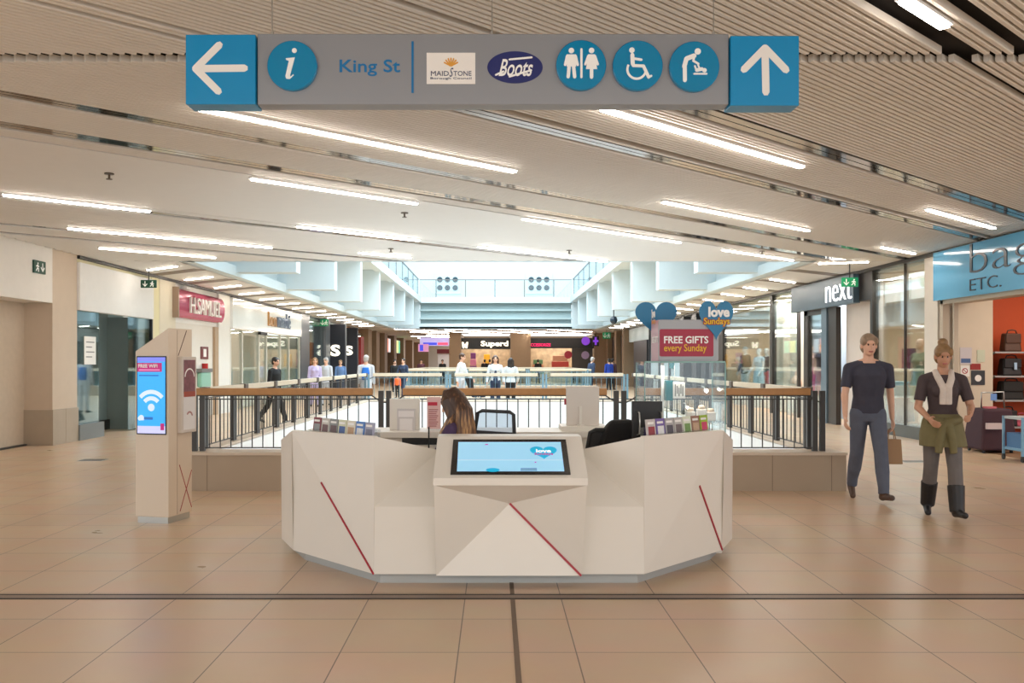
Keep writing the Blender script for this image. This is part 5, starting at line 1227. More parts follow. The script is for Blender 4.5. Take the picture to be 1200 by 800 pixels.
sidebox(0.43, 0.93, 1.17, 1.22, 0.053, 0.054).build('photo_strip', M('poster_rust', (160, 70, 50), 0.4), po)
m = MB(); cc = C+d2*0.68*w2+n2*0.053
m.plate(arc(0, 1.36, 0.075, 0, 180, 0.012, 16), cc, -d2 if (-d2).cross(up).dot(n2) > 0 else d2, up, 0.002)
m.build('arch_print', signwhite, po)
m = MB(); m.plate(arc(0, 0.98, 0.045, 10, 150, 0.016, 12), cc-n2*0.001, -d2 if (-d2).cross(up).dot(n2) > 0 else d2, up, 0.002); m.build('swirl_print', M('swirl_rose', (170, 120, 116), 0.5), po)

# ---------------------------------------------------------------- balustrades
ZR = 1.19
def baluster_thing(nm, lab, p0, p1, zfoot, zrail, railm, postm, segs, post_at, pitch=0.125, bars=True, top=None, r=0.007, rail_h=0.075, rail_w=0.07, midr=0.13, bracket=True):
    """straight balustrade from p0 to p1 (plan); segs = rail pieces along it, post_at = distances of the double posts"""
    p0 = Vector((p0[0], p0[1], 0)); p1 = Vector((p1[0], p1[1], 0)); L = (p1-p0).length; d = (p1-p0)/L; sd = Vector((-d.y, d.x, 0))
    t = T(nm, lab, 'balustrade', (p0.x, p0.y, zfoot))
    at = lambda u, z, o=0: p0+d*u+sd*o+Vector((0, 0, z))
    for a, b in segs:
        MB().bar(at(a, zrail-rail_h/2), at(b, zrail-rail_h/2), rail_w, rail_h).build('handrail', railm, t, bevel=0.008)
        MB().bar(at(a+0.01, zrail-rail_h-0.006), at(b-0.01, zrail-rail_h-0.006), rail_w*0.5, 0.012).build('rail_strip', darkgrey, t)
        if bracket:
            m = MB()
            for u, s in ((a, -1), (b, 1)):
                m.tube([at(u-s*0.02, zrail-rail_h), at(u+s*0.05, zrail-rail_h-0.05), at(u+s*0.12, zrail-rail_h-0.085), at(u+s*0.18, zrail-rail_h-0.09)], 0.008)
            m.build('rail_bracket', darkgrey, t)
    for u in post_at:
        for q in (-0.045, 0.045):
            MB().bar(at(u+q, zfoot), at(u+q, zrail-0.03), 0.05, 0.06, up=d).build('post', postm, t)
    zt = zrail-midr; zb = zfoot+0.04
    ends = [0]+[u for u in post_at if 0.1 < u < L-0.1]+[L]
    m = MB()
    for a, b in zip(ends[:-1], ends[1:]):
        m.bar(at(a+0.06, zt), at(b-0.06, zt), 0.012, 0.014); m.bar(at(a+0.06, zb), at(b-0.06, zb), 0.012, 0.014)
    m.build('frame_rail', postm, t)
    if bars:
        n = int(L/pitch)
        proto = None
        for i in range(n):
            u = (i+0.5)*L/n
            if any(abs(u-q) < 0.09 for q in post_at): continue
            P_ = at(u, 0)
            if proto is None:
                proto = MB().cyl(at(u, zb), at(u, zt), r, n=8).build('baluster', postm, t); u0 = u
            else:
                o = proto.copy(); COL.objects.link(o); o.location = d*(u-u0)
    return t
FY = 10.62
fx = lambda px: xx(px, FY)
x0 = fx(229)-0.02; x1 = fx(962)
seg_ = lambda a, b: (fx(a)-x0, fx(b)-x0)
baluster_thing('balustrade', 'front balustrade with oak handrail and dark balusters behind the desk', (x0, FY), (x1, FY), 0.445, ZR-0.0, wood, darkgrey,
               [(0, fx(437)-x0), seg_(472, 711), seg_(746, 949)], [0.06, fx(451)-x0, fx(726.5)-x0, x1-x0-0.03], rail_h=0.082)
SXL, SXR = -3.53, 3.80
def sidesegs(L, k): return [(0.1+i*L/k, (i+1)*L/k-0.12) for i in range(k)]
hazepost = hazegrey  # posts of the bridge and far void, haze painted into the metal
for X, nm in ((SXL, 'left'), (SXR, 'right')):
    L = 13.6
    t = baluster_thing('balustrade', 'pale-railed balustrade along the %s side of the void' % nm, (X, 10.9), (X, 24.5), 0.445, ZR, palewood, darkgrey, sidesegs(L, 8),
                   [1.2*k for k in range(0, 11)], pitch=0.17, bracket=False)
    for k in range(9): MB().box(X-0.045, X+0.045, 10.9+L*k/8-0.07, 10.9+L*k/8+0.08, ZR-0.10, ZR+0.005).build('rail_connector', M('connector_brown', (92, 82, 74), 0.5), t, bevel=0.006)
for Y_, nm, xs, cm_ in ((24.95, 'nearer', (xx(424, 25), xx(737, 25)), hazepost), (40.0, 'farther', (-4.0, 4.2), hazepost)):
    a_, b_ = xs
    if nm == 'nearer':
        sg = [(xx(437.5, 25)-a_, xx(518, 25)-a_), (xx(533, 25)-a_, xx(630, 25)-a_), (xx(645, 25)-a_, xx(730, 25)-a_)]; po_ = [0.15, xx(525.5, 25)-a_, xx(638, 25)-a_, b_-a_-0.1]
    else: sg = sidesegs(b_-a_, 3); po_ = [0.1, (b_-a_)/3, 2*(b_-a_)/3, b_-a_-0.1]
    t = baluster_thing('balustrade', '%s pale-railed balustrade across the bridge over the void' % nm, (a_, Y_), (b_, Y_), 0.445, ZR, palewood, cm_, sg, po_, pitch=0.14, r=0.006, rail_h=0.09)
    pane = MB()
# glass screens of the second void beyond the bridge
gl = glassmat('blue_tint_glass', (0.72, 0.90, 0.95), 0.1)
for X, nm in ((-4.1, 'left'), (4.3, 'right')):
    t = T('glass_screen', 'blue glass balustrade along the %s side of the farther void' % nm, 'balustrade', (X, 47, 0))
    MB().box(X-0.01, X+0.01, 40.3, 54, 0.0, 1.1).build('glass_panel', gl, t)
    MB().box(X-0.04, X+0.04, 40.3, 54, 1.1, 1.18).build('handrail', palewood, t)
    for k in range(5): MB().box(X-0.03, X+0.03, 40.4+3.3*k, 40.5+3.3*k, 0, 1.1).build('post', hazepost, t)
t = T('glass_screen', 'blue glass balustrade at the far end of the farther void', 'balustrade', (0, 54.1, 0))
MB().box(-4.1, 4.3, 54.09, 54.11, 0, 1.1).build('glass_panel', gl, t); MB().box(-4.1, 4.3, 54.06, 54.14, 1.1, 1.18).build('handrail', palewood, t)
# ---------------------------------------------------------------- people and mannequins
def remesh(mb, voxel, smooth=2):
    me = mb.mesh('tmp'); ob = bpy.data.objects.new('tmp', me); COL.objects.link(ob)
    r = ob.modifiers.new('r', 'REMESH'); r.mode = 'VOXEL'; r.voxel_size = voxel
    if smooth:
        s = ob.modifiers.new('s', 'SMOOTH'); s.iterations = smooth; s.factor = 0.5
    dg = bpy.context.evaluated_depsgraph_get(); out = bpy.data.meshes.new_from_object(ob.evaluated_get(dg))
    bpy.data.objects.remove(ob); bpy.data.meshes.remove(me)
    return out
SKIN = {'fair': M('skin_fair', (222, 176, 150), 0.5, var=0.05, scale=20), 'tan': M('skin_tan', (188, 140, 112), 0.5, var=0.05, scale=20),
        'dummy': M('mannequin_white', (214, 226, 230), 0.35), 'dummy_warm': M('mannequin_cream', (232, 196, 170), 0.4)}
eye_m = M('eye_dark', (40, 30, 28), 0.25); lip_m = M('lip_rose', (176, 104, 98), 0.45)
def cloth(name, c, rough=0.85, bump=0.35): return M('fabric_'+name, c, rough, var=0.14, scale=14, bump=bump)
def person(name, label, cat, loc, rz, h=1.72, skin='fair', voxel=0.012, lean=0.0, head=(0, 0), thigh=(0, 0), knee=(0, 0), arm=((0, 6), (0, 6)), elbow=((8, 0), (8, 0)), foot=(0, 0),
           top=None, sleeve=1.0, top_len=0.0, bottom=None, skirt=None, shoe=None, hair=None, hair_len=0.0, bun=False, female=False, seat_z=None, extra=None, jacket=None, group=None, splay=1.0, curl=25):
    """standing figure facing -y at the origin, posed by joint angles (degrees), then placed. Index 0 is the figure's left (+x)."""
    k = h/1.75
    R_ = math.radians
    hipz, TH, SH, AN = 0.92, 0.43, 0.41, 0.08
    shw = 0.178 if female else 0.198
    J = {}
    for i, s in ((0, 1), (1, -1)):
        hip = Vector((s*0.088, 0, hipz)); a = R_(thigh[i]); b = R_(thigh[i]-knee[i])
        kn = hip+TH*Vector((s*0.012*splay, -math.sin(a), -math.cos(a))); an = kn+SH*Vector((0, -math.sin(b), -math.cos(b)))
        J['hip', i], J['knee', i], J['ank', i] = hip, kn, an
        f = R_(foot[i]); J['toe', i] = an+Vector((s*0.03, -0.16*math.cos(f), -0.055-0.16*math.sin(f))); J['heel', i] = an+Vector((0, 0.04, -0.045+0.04*math.sin(f)))
    lowest = min(min(J['toe', i].z-0.022, J['heel', i].z-0.032) for i in (0, 1))
    dz = -lowest if seat_z is None else seat_z-hipz
    Lr = Matrix.Rotation(R_(lean), 3, 'X'); pv = Vector((0, 0, hipz))
    def up(v): return pv+Lr@(Vector(v)-pv)
    for i, s in ((0, 1), (1, -1)):
        sh = Vector((s*shw, 0.01, 1.398)); fa, sa = R_(arm[i][0]), R_(arm[i][1])
        d = Vector((s*math.sin(sa), -math.sin(fa)*math.cos(sa), -math.cos(fa)*math.cos(sa)))
        el = sh+0.29*d; eb, ei = R_(elbow[i][0]), R_(elbow[i][1])
        fb = fa+eb; d2_ = Vector((s*math.sin(sa)*0.5-s*math.sin(ei), -math.sin(fb)*math.cos(ei), -math.cos(fb)*math.cos(ei))).normalized()
        wr = el+0.25*d2_
        J['sh', i], J['el', i], J['wr', i] = sh, el, wr
        J['hd', i] = d2_
    B = MB()
    hw = 0.168 if female else 0.16; wa = 0.118 if female else 0.14; ch = 0.145 if female else 0.165
    torso = [((0, 0, 0.84), hw*0.75, 0.085), ((0, 0.01, 0.92), hw, 0.105), ((0, 0.005, 1.0), hw*0.95, 0.1), ((0, 0, 1.10), wa, 0.088), ((0, -0.005, 1.22), ch*0.93, 0.102), ((0, -0.005, 1.32), ch, 0.11), ((0, 0.005, 1.40), ch*0.90, 0.088), ((0, 0.012, 1.45), ch*0.55, 0.062), ((0, 0.014, 1.49), 0.056, 0.052)]
    tl = [(tuple(up(c)), rx, ry) for c, rx, ry in torso]
    B.loft(tl)
    hc = up((0, -0.005, 1.64)); nb = up((0, 0.014, 1.46))
    Hr = Lr@Matrix.Rotation(R_(head[1]), 3, 'Z')@Matrix.Rotation(R_(head[0]), 3, 'X')
    hp = lambda x, y, z: nb+Vector((0, 0, 0))+(hc-nb)+Hr@Vector((x, y, z))
    B.cap(nb, hp(0, 0.02, -0.06), 0.054, 0.05)
    def hell(mb, c, r):
        t_ = MB().ell((0, 0, 0), r, 20, 14); vs_ = [Vector(v) for v in t_.v]
        mb.add([tuple(hp(*(Vector(c)+v))) for v in vs_], t_.f)
    hell(B, (0, 0.012, 0.025), (0.074, 0.092, 0.088)); hell(B, (0, -0.022, -0.035), (0.060, 0.066, 0.074)); hell(B, (0, -0.052, -0.082), (0.030, 0.03, 0.024))
    B.cap(hp(0, -0.088, 0.004), hp(0, -0.108, -0.030), 0.008, 0.013, 8)                    # nose
    hell(B, (0, -0.084, -0.062), (0.022, 0.012, 0.009)); hell(B, (0, -0.08, 0.026), (0.05, 0.014, 0.009))
    for s in (1, -1): hell(B, (s*0.076, 0.008, -0.008), (0.010, 0.02, 0.032))
    if female:
        for s in (1, -1): B.ell(tuple(up((s*0.062, -0.085, 1.29))), (0.058, 0.05, 0.055))
    for i, s in ((0, 1), (1, -1)):
        B.cap(J['hip', i], J['knee', i], 0.086, 0.056); B.cap(J['knee', i], J['knee', i].lerp(J['ank', i], 0.35), 0.054, 0.055); B.cap(J['knee', i].lerp(J['ank', i], 0.35), J['ank', i], 0.055, 0.037)
        B.cap(J['heel', i], J['toe', i], 0.032, 0.024); B.cap(J['ank', i], J['heel', i], 0.036, 0.03)
        sh, el, wr, hd = up(J['sh', i]), up(J['el', i]), up(J['wr', i]), Lr@J['hd', i]
        B.cap(up((s*0.045, 0.014, 1.468)), sh, 0.036, 0.046); B.cap(sh, el, 0.047, 0.037); B.cap(el, wr, 0.039, 0.025)
        # hand: palm with four fingers and a thumb
        side = Vector((s, 0, 0)); side = (side-hd*side.dot(hd)).normalized(); fw = hd.cross(side)*s        # fw: towards the front of the body
        if fw.y > 0: fw = -fw
        pc = wr+hd*0.05
        for q in (-0.027, -0.009, 0.009, 0.027):
            B.cap(wr+hd*0.012+fw*q*0.6, wr+hd*0.088+fw*q, 0.014, 0.011, 8)
        cr = R_(curl)
        for q, l in ((-0.029, 0.058), (-0.010, 0.072), (0.010, 0.078), (0.030, 0.068)):
            a0 = wr+hd*0.088+fw*q*1.05; dirs = hd*math.cos(cr)-side*math.sin(cr); a1 = a0+dirs*l*0.55; d3 = hd*math.cos(cr*2.2)-side*math.sin(cr*2.2)
            B.cap(a0, a1, 0.0095, 0.0085, 8); B.cap(a1, a1+d3*l*0.45, 0.0085, 0.007, 8)
        b0 = wr+hd*0.03+fw*0.026; b1 = b0+(hd*0.6+fw*0.75).normalized()*0.042; B.cap(b0, b1, 0.013, 0.010, 8); B.cap(b1, b1+(hd*0.95+fw*0.2-side*0.2).normalized()*0.03, 0.010, 0.008, 8)
    root = T(name, label, cat, (0, 0, 0), group)
    def part(mb, nm, mats, vox=None, sm=2, tone=None):
        me = remesh(mb, vox or voxel, sm); me.name = nm
        me.transform(Matrix.Translation((0, 0, dz))); me.transform(Matrix.Scale(k, 4))
        if tone: tone(me)
        return link(nm, me, mats, root, True)
    def face(me):
        es = [((hp(s*0.031, -0.083, 0.006)+Vector((0, 0, dz)))*k, 0.0145*k) for s in (1, -1)]; lp = (hp(0, -0.094, -0.062)+Vector((0, 0, dz)))*k
        for p in me.polygons:
            c = p.center
            if any((c-e).length < r for e, r in es): p.material_index = 1
            elif abs(c.x-lp.x)+abs((c-lp).y) < 0.04*k and abs(c.z-lp.z) < 0.0085*k and (c-lp).length < 0.026*k: p.material_index = 2
    dummy = skin.startswith('dummy')
    part(B, 'body', [SKIN[skin]] if dummy else [SKIN[skin], eye_m, lip_m], tone=None if dummy else face)
    g = 0.014
    if top:
        m_ = MB(); tr = [r for r in tl if True][(1 if top_len <= 0 else 0):8]
        m_.loft([(c, rx+g, ry+g) for c, rx, ry in tr])
        if top_len > 0: m_.loft([((0, 0, 0.92-top_len), hw+0.03, 0.13), ((0, 0, 0.93), hw+0.02, 0.12), ((0, 0, 1.0), hw+0.005, 0.11)])
        if female:
            for s in (1, -1): m_.ell(tuple(up((s*0.062, -0.088, 1.29))), (0.066, 0.056, 0.062))
        for i, s in ((0, 1), (1, -1)):
            sh, el, wr = up(J['sh', i]), up(J['el', i]), up(J['wr', i])
            m_.cap(up((s*0.062, 0.014, 1.452)), sh, 0.042, 0.056)
            if sleeve <= 0.5: m_.cyl(sh, sh.lerp(el, sleeve*2), 0.058, 0.056)
            else:
                m_.cap(sh, el, 0.058, 0.050); m_.cyl(el, el.lerp(wr, (sleeve-0.5)*2*0.97), 0.052, 0.038)
        part(m_, 'top', top)
    if jacket:
        m_ = MB(); m_.loft([(c, rx+0.03, ry+0.026) for c, rx, ry in tl[1:8]])
        for i, s in ((0, 1), (1, -1)):
            sh, el, wr = up(J['sh', i]), up(J['el', i]), up(J['wr', i])
            m_.cap(up((s*0.07, 0.012, 1.45)), sh, 0.052, 0.064); m_.cap(sh, el, 0.066, 0.06); m_.cyl(el, el.lerp(wr, 0.95), 0.06, 0.045)
        part(m_, 'jacket', jacket)
    if bottom:
        m_ = MB(); m_.loft([(c, rx+0.010, ry+0.012) for c, rx, ry in torso[0:3]])
        for i in (0, 1):
            m_.cap(J['hip', i], J['knee', i], 0.098, 0.070); m_.cap(J['knee', i], J['knee', i].lerp(J['ank', i], 0.5), 0.070, 0.070, 12); m_.cap(J['knee', i].lerp(J['ank', i], 0.45), J['ank', i]+Vector((0, 0, 0.03)), 0.070, 0.054); m_.cyl(J['knee', i].lerp(J['ank', i], 0.8), J['ank', i]+Vector((0, 0.0, -0.015)), 0.053, 0.055)
        part(m_, 'trousers', bottom)
    if skirt:
        mt, zlow, flare = skirt; m_ = MB()
        m_.loft([((0, 0, zlow), flare, flare*0.75), ((0, 0, 0.78), hw+0.045, 0.15), ((0, 0, 0.95), hw+0.02, 0.125), ((0, 0, 1.06), wa+0.02, 0.105)])
        part(m_, 'skirt', mt)
    if shoe:
        for i in (0, 1):
            m_ = MB(); m_.cap(J['heel', i]+Vector((0, 0, 0.006)), J['toe', i]+Vector((0, -0.015, 0.004)), 0.040, 0.030); m_.cap(J['ank', i], J['heel', i], 0.044, 0.040)
            part(m_, 'shoe', shoe, sm=1)
    if hair:
        m_ = MB(); hell(m_, (0, 0.022, 0.04), (0.084, 0.098, 0.088)); hell(m_, (0, 0.045, -0.015), (0.081, 0.068, 0.085))
        for s in (1, -1): hell(m_, (s*0.058, -0.01, 0.045), (0.03, 0.07, 0.05))
        if bun: hell(m_, (0, 0.05, 0.135), (0.05, 0.05, 0.045))
        if hair_len:
            for q in range(-4, 5):
                x = q*0.0205; y = 0.072-abs(q)*0.011
                m_.cap(hp(x, y*0.8, 0.02), hp(x*1.12, y+0.005, -hair_len*0.55), 0.034, 0.032, 8); m_.cap(hp(x*1.12, y+0.005, -hair_len*0.55), hp(x*1.05, y+0.012, -hair_len*(1-0.03*abs(q))), 0.032, 0.014, 8)
        part(m_, 'hair', hair, sm=2)
    if extra: extra(root, part, up, J, hp)
    root.scale = (1, 1, 1); root.location = loc; root.rotation_euler = (0, 0, rz)
    return root
def fix(root, loc, rz):
    return root
hair_brown = M('hair_brown', (70, 46, 32), 0.5, var=0.5, scale=30); hair_dark = M('hair_dark', (34, 28, 26), 0.5, var=0.3, scale=30)
hair_grey = M('hair_grey', (176, 172, 168), 0.6, var=0.2, scale=30); hair_fair = M('hair_fair', (140, 108, 72), 0.5, var=0.3, scale=30)
# seated receptionist, long streaked hair hanging over the shoulders
def strand_material():
    m = bpy.data.materials.new('hair_streaked'); m.use_nodes = True; nt = m.node_tree; N = nt.nodes; L = nt.links; b = N['Principled BSDF']
    tc = N.new('ShaderNodeTexCoord'); mp = N.new('ShaderNodeMapping'); mp.inputs['Scale'].default_value = (26, 26, 2.2)
    no = N.new('ShaderNodeTexNoise'); no.inputs['Scale'].default_value = 2.0; no.inputs['Detail'].default_value = 4
    cr = N.new('ShaderNodeValToRGB'); e = cr.color_ramp.elements
    e[0].position = 0.36; e[0].color = lin((66, 42, 28))+(1,); e[1].position = 0.70; e[1].color = lin((206, 160, 104))+(1,)
    e2 = e.new(0.52); e2.color = lin((120, 82, 52))+(1,)
    L.new(tc.outputs['Object'], mp.inputs[0]); L.new(mp.outputs[0], no.inputs['Vector']); sx = N.new('ShaderNodeSeparateXYZ'); L.new(tc.outputs['Object'], sx.inputs[0])
    mr = N.new('ShaderNodeMapRange'); mr.inputs[1].default_value = 1.22; mr.inputs[2].default_value = 0.92; mr.inputs[3].default_value = -0.20; mr.inputs[4].default_value = 0.10; L.new(sx.outputs['Z'], mr.inputs[0])
    ad = N.new('ShaderNodeMath'); L.new(no.outputs['Fac'], ad.inputs[0]); L.new(mr.outputs[0], ad.inputs[1]); L.new(ad.outputs[0], cr.inputs[0]); L.new(cr.outputs[0], b.inputs['Base Color'])
    bp = N.new('ShaderNodeBump'); bp.inputs['Strength'].default_value = 0.6; bp.inputs['Distance'].default_value = 0.01; L.new(no.outputs['Fac'], bp.inputs['Height']); L.new(bp.outputs[0], b.inputs['Normal'])
    b.inputs['Roughness'].default_value = 0.42
    return m
hair_streak = strand_material()
purple = cloth('purple', (78, 58, 92))
def long_hair(root, part, up, J, hp):
    m = MB(); rnd = random.Random(4)
    for i in range(34):
        a = math.radians(-115+230*i/33); x = math.sin(a)*0.078; y = 0.03+math.cos(a)*0.075
        l = rnd.uniform(0.40, 0.50); p0 = hp(x*0.5, y*0.6+0.01, 0.10); p1 = hp(x*1.02, y*1.03, 0.02); p2 = hp(x*1.22, y*1.12, -0.12); p3 = hp(x*1.3, y*1.1+0.01, -0.12)+Vector((rnd.uniform(-.02, .02), rnd.uniform(-.015, .03), -l*0.5)); p4 = p3+Vector((rnd.uniform(-.02, .02), 0.01, -l*0.45))
        m.tube([p0, p1, p2, p3, p4], [0.018, 0.024, 0.023, 0.019, 0.006], 8)
    t_ = MB().ell((0, 0, 0), (0.082, 0.096, 0.088), 20, 12); m.add([tuple(hp(v[0], v[1]+0.022, v[2]+0.036)) for v in t_.v], t_.f)
    for s in (1, -1):
        for i in range(13):
            u = i/12; p0 = hp(s*0.03, 0.0, 0.115); p1 = hp(s*(0.078+0.004*u), -0.045+0.06*u, 0.03); p2 = hp(s*(0.092+0.01*u), -0.05+0.07*u, -0.12)
            p3 = up((s*(0.10+0.075*u), -0.075+0.05*u-0.02*rnd.random(), 1.40)); p4 = up((s*(0.10+0.09*u), -0.15+0.06*u, 1.24+0.03*rnd.random()))
            m.tube([p0, p1, p2, p3, p4], [0.016, 0.022, 0.022, 0.02, 0.008], 8)
    part(m, 'hair', hair_streak, vox=0.006, sm=2)
person('person', 'seated woman with long brown hair and purple top looking down at the desk', 'person', (xx(543, 7.05), 7.05, 0), math.radians(-108), h=1.60, female=True, voxel=0.006,
       lean=8, head=(20, 0), thigh=(84, 84), knee=(84, 84), arm=((32, 8), (32, 8)), elbow=((62, 12), (62, 12)), top=purple, sleeve=1.0, bottom=cloth('black', (28, 28, 30)), shoe=black, seat_z=0.53/1.60*1.75, extra=long_hair)
# walkers on the right
navy_c = cloth('navy', (62, 62, 76)); jean = cloth('jeans', (92, 98, 114)); greyj = cloth('grey_trousers', (108, 102, 100)); charcoal = cloth('plum_grey', (72, 60, 62)); olive = cloth('olive', (116, 108, 74)); scarf = cloth('pale_scarf', (212, 200, 190)); boots = M('boot_black', (30, 28, 30), 0.5)
person('person', 'walking man in navy t-shirt and blue-grey jeans beside the right end of the plinth', 'person', (xx(1017, 9.75), 9.75, 0), math.radians(-8), h=1.80, skin='fair', voxel=0.007, lean=3,
       thigh=(20, -10), knee=(6, 20), foot=(-8, 22), arm=((-8, 8), (12, 10)), elbow=((12, 0), (18, 0)), top=navy_c, sleeve=0.36, bottom=jean, shoe=M('shoe_brown', (84, 64, 54), 0.5), hair=M('hair_sand', (150, 126, 104), 0.6, var=0.2, scale=30))
def apron(root, part, up, J, hp):
    m = MB(); m.loft([((0.01, 0.0, 0.72), 0.228, 0.18), ((0, 0.0, 0.84), 0.218, 0.165), ((0, 0.0, 0.98), 0.192, 0.135), ((0, 0, 1.05), 0.16, 0.122)])
    for s in (1, -1): m.tube([(s*0.15, -0.09, 1.0), (s*0.06, -0.15, 0.98), (s*-0.03, -0.17, 0.93), (s*-0.055, -0.17, 0.80), (s*-0.07, -0.165, 0.66)], [0.04, 0.042, 0.04, 0.042, 0.036], 10)
    m.ell((0, -0.165, 0.965), (0.045, 0.035, 0.04)); part(m, 'tied_jacket', olive)
    m = MB()
    for s in (1, -1): m.tube([up((s*0.03, 0.07, 1.475)), up((s*0.075, 0.0, 1.48)), up((s*0.06, -0.085, 1.42)), up((s*0.025, -0.13, 1.33)), up((s*0.03, -0.135, 1.16))], [0.03, 0.032, 0.034, 0.036, 0.03], 10)
    part(m, 'scarf', scarf)
    for i in (0, 1):
        m = MB(); m.cyl(J['knee', i].lerp(J['ank', i], 0.42), J['ank', i]+Vector((0, 0, -0.03)), 0.082, 0.070); m.cap(J['heel', i]+Vector((0, 0, .006)), J['toe', i]+Vector((0, -.015, .004)), 0.042, 0.032); m.cap(J['ank', i], J['heel', i], 0.054, 0.042); part(m, 'boot', boots)
person('person', 'walking woman in plum grey t-shirt with pale scarf and olive jacket tied at the waist', 'person', (xx(1104, 8.72), 8.72, 0), math.radians(-14), h=1.66, skin='tan', voxel=0.007, female=True, lean=4, head=(6, 0),
       thigh=(16, -8), knee=(4, 14), foot=(-6, 14), arm=((16, 14), (10, 12)), elbow=((62, 22), (58, 20)), top=charcoal, sleeve=0.38, bottom=greyj, hair=hair_fair, bun=True, extra=apron)
def carrier(x, y, zt, w, h, m_, lab, nm='carrier_bag', d=0.09):
    t = T(nm, lab, 'bag', (x, y, zt-h-0.12))
    MB().add([(x-w/2, y-d/2, zt-h-0.12), (x+w/2, y-d/2, zt-h-0.12), (x+w/2, y+d/2, zt-h-0.12), (x-w/2, y+d/2, zt-h-0.12), (x-w*0.46, y-d*0.3, zt-0.12), (x+w*0.46, y-d*0.3, zt-0.12), (x+w*0.46, y+d*0.3, zt-0.12), (x-w*0.46, y+d*0.3, zt-0.12)],
             [(0,3,2,1),(0,1,5,4),(1,2,6,5),(2,3,7,6),(3,0,4,7),(4,5,6,7)]).build('bag_body', m_, t, bevel=0.006)
    for s in (-1, 1): MB().tube([(x-w*0.2, y+s*d*0.25, zt-0.13), (x-w*0.12, y+s*d*0.12, zt-0.02), (x, y, zt), (x+w*0.12, y+s*d*0.12, zt-0.02), (x+w*0.2, y+s*d*0.25, zt-0.13)], 0.005).build('handle', m_, t, smooth=True)
carrier(xx(1043, 9.75)+0.02, 9.77, 0.78, 0.22, 0.27, M('brown_paper', (168, 132, 96), 0.7), 'brown paper carrier bag in the hand of the man in navy')
# people on the bridge
YB = 28.3
wc = cloth('white_shirt', (226, 234, 238)); dkb = cloth('dark_blue', (44, 58, 84)); lj = cloth('pale_jacket', (206, 216, 222)); blackc = cloth('black'
    , (28, 28, 30)); lil = cloth('lilac', (190, 180, 220)); brightblue = cloth('bright_blue', (40, 110, 200)); lightc = cloth('light_grey', (200, 206, 214))
person('person', 'man in white shirt and pale trousers turned sideways on the bridge', 'person', (xx(540, YB), YB, 0), math.radians(72), h=1.78, voxel=0.016, lean=4, thigh=(8, -6), knee=(2, 8), arm=((20, 8), (-10, 8)), elbow=((30, 0), (20, 0)), top=wc, bottom=lightc, shoe=blackc, hair=hair_brown)
person('person', 'woman facing us on the bridge in open pale jacket and dark dress', 'person', (xx(580.5, YB), YB-0.5, 0), math.radians(4), h=1.70, voxel=0.016, female=True, arm=((4, 14), (4, 14)), elbow=((20, 0), (20, 0)), top=lj, bottom=dkb, shoe=blackc, hair=hair_brown, hair_len=0.22,
       extra=lambda root, part, up, J, hp: part(MB().loft([((0, -0.06, 0.86), 0.10, 0.12), ((0, -0.05, 1.1), 0.07, 0.10), ((0, -0.05, 1.28), 0.055, 0.095)]), 'dress', dkb))
person('person', 'person with long dark hair seen from behind on the bridge, pale top', 'person', (xx(598.5, YB), YB, 0), math.radians(186), h=1.62, voxel=0.016, female=True, arm=((2, 16), (2, 16)), elbow=((40, 10), (40, 10)), top=lj, bottom=blackc, shoe=blackc, hair=hair_dark, hair_len=0.42)
YP = YB-0.9
t = T('pushchair', 'dark pushchair on the bridge between the man in white and the woman facing us', 'pushchair', (xx(560, YP), YP, 0))
x = xx(560, YP)
MB().box(x-0.2, x+0.25, YP-0.22, YP+0.22, 0.42, 0.62).build('seat', dkb, t, bevel=0.05); MB().add([(x-0.25, YP-0.22, 0.6), (x-0.25, YP+0.22, 0.6), (x-0.4, YP+0.22, 1.02), (x-0.4, YP-0.22, 1.02), (x-0.12, YP-0.22, 0.6), (x-0.12, YP+0.22, 0.6), (x-0.15, YP+0.22, 1.0), (x-0.15, YP-0.22, 1.0)], [(0,1,2,3),(4,7,6,5),(0,3,7,4),(1,5,6,2),(3,2,6,7),(0,4,5,1)]).build('hood', blackc, t, bevel=0.03)
for sy in (-0.2, 0.2):
    MB().tube([(x-0.35, YP+sy, 0.12), (x+0.1, YP+sy, 0.55), (x+0.42, YP+sy, 1.0)], 0.016).tube([(x+0.35, YP+sy, 0.1), (x, YP+sy, 0.5)], 0.016).build('leg', steel, t)
    for dx in (-0.35, 0.35): MB().cyl((x+dx, YP+sy-0.02, 0.11), (x+dx, YP+sy+0.02, 0.11), 0.11, n=16).build('wheel', black, t)
# left gallery
person('person', 'person in dark clothes walking past the white-fascia shop on the left', 'person', (xx(321, 22), 22, 0), math.radians(70), h=1.66, voxel=0.016, thigh=(22, -16), knee=(4, 24), foot=(-8, 20), lean=4, top=blackc, bottom=blackc, shoe=black, hair=hair_dark)
person('person', 'person in lilac top in front of the orange bottle display on the left', 'person', (xx(369, 30), 30, 0), math.radians(20), h=1.66, voxel=0.016, female=True, thigh=(12, -8), knee=(2, 12), top=lil, bottom=lil, shoe=black, hair=hair_fair, hair_len=0.15)
person('person', 'person in pale coat right behind the one in lilac on the left', 'person', (xx(382, 31), 31, 0), math.radians(-20), h=1.66, voxel=0.016, thigh=(-8, 10), knee=(10, 2), top=lightc, top_len=0.25, bottom=lightc, shoe=black, hair=hair_grey)
person('person', 'small figure in blue in front of the nearer navy panel with letter S', 'person', (xx(399, 37), 37, 0), math.radians(10), h=1.58, voxel=0.018, top=cloth('mid_blue', (96, 128, 176)), bottom=dkb, shoe=black, hair=hair_fair)
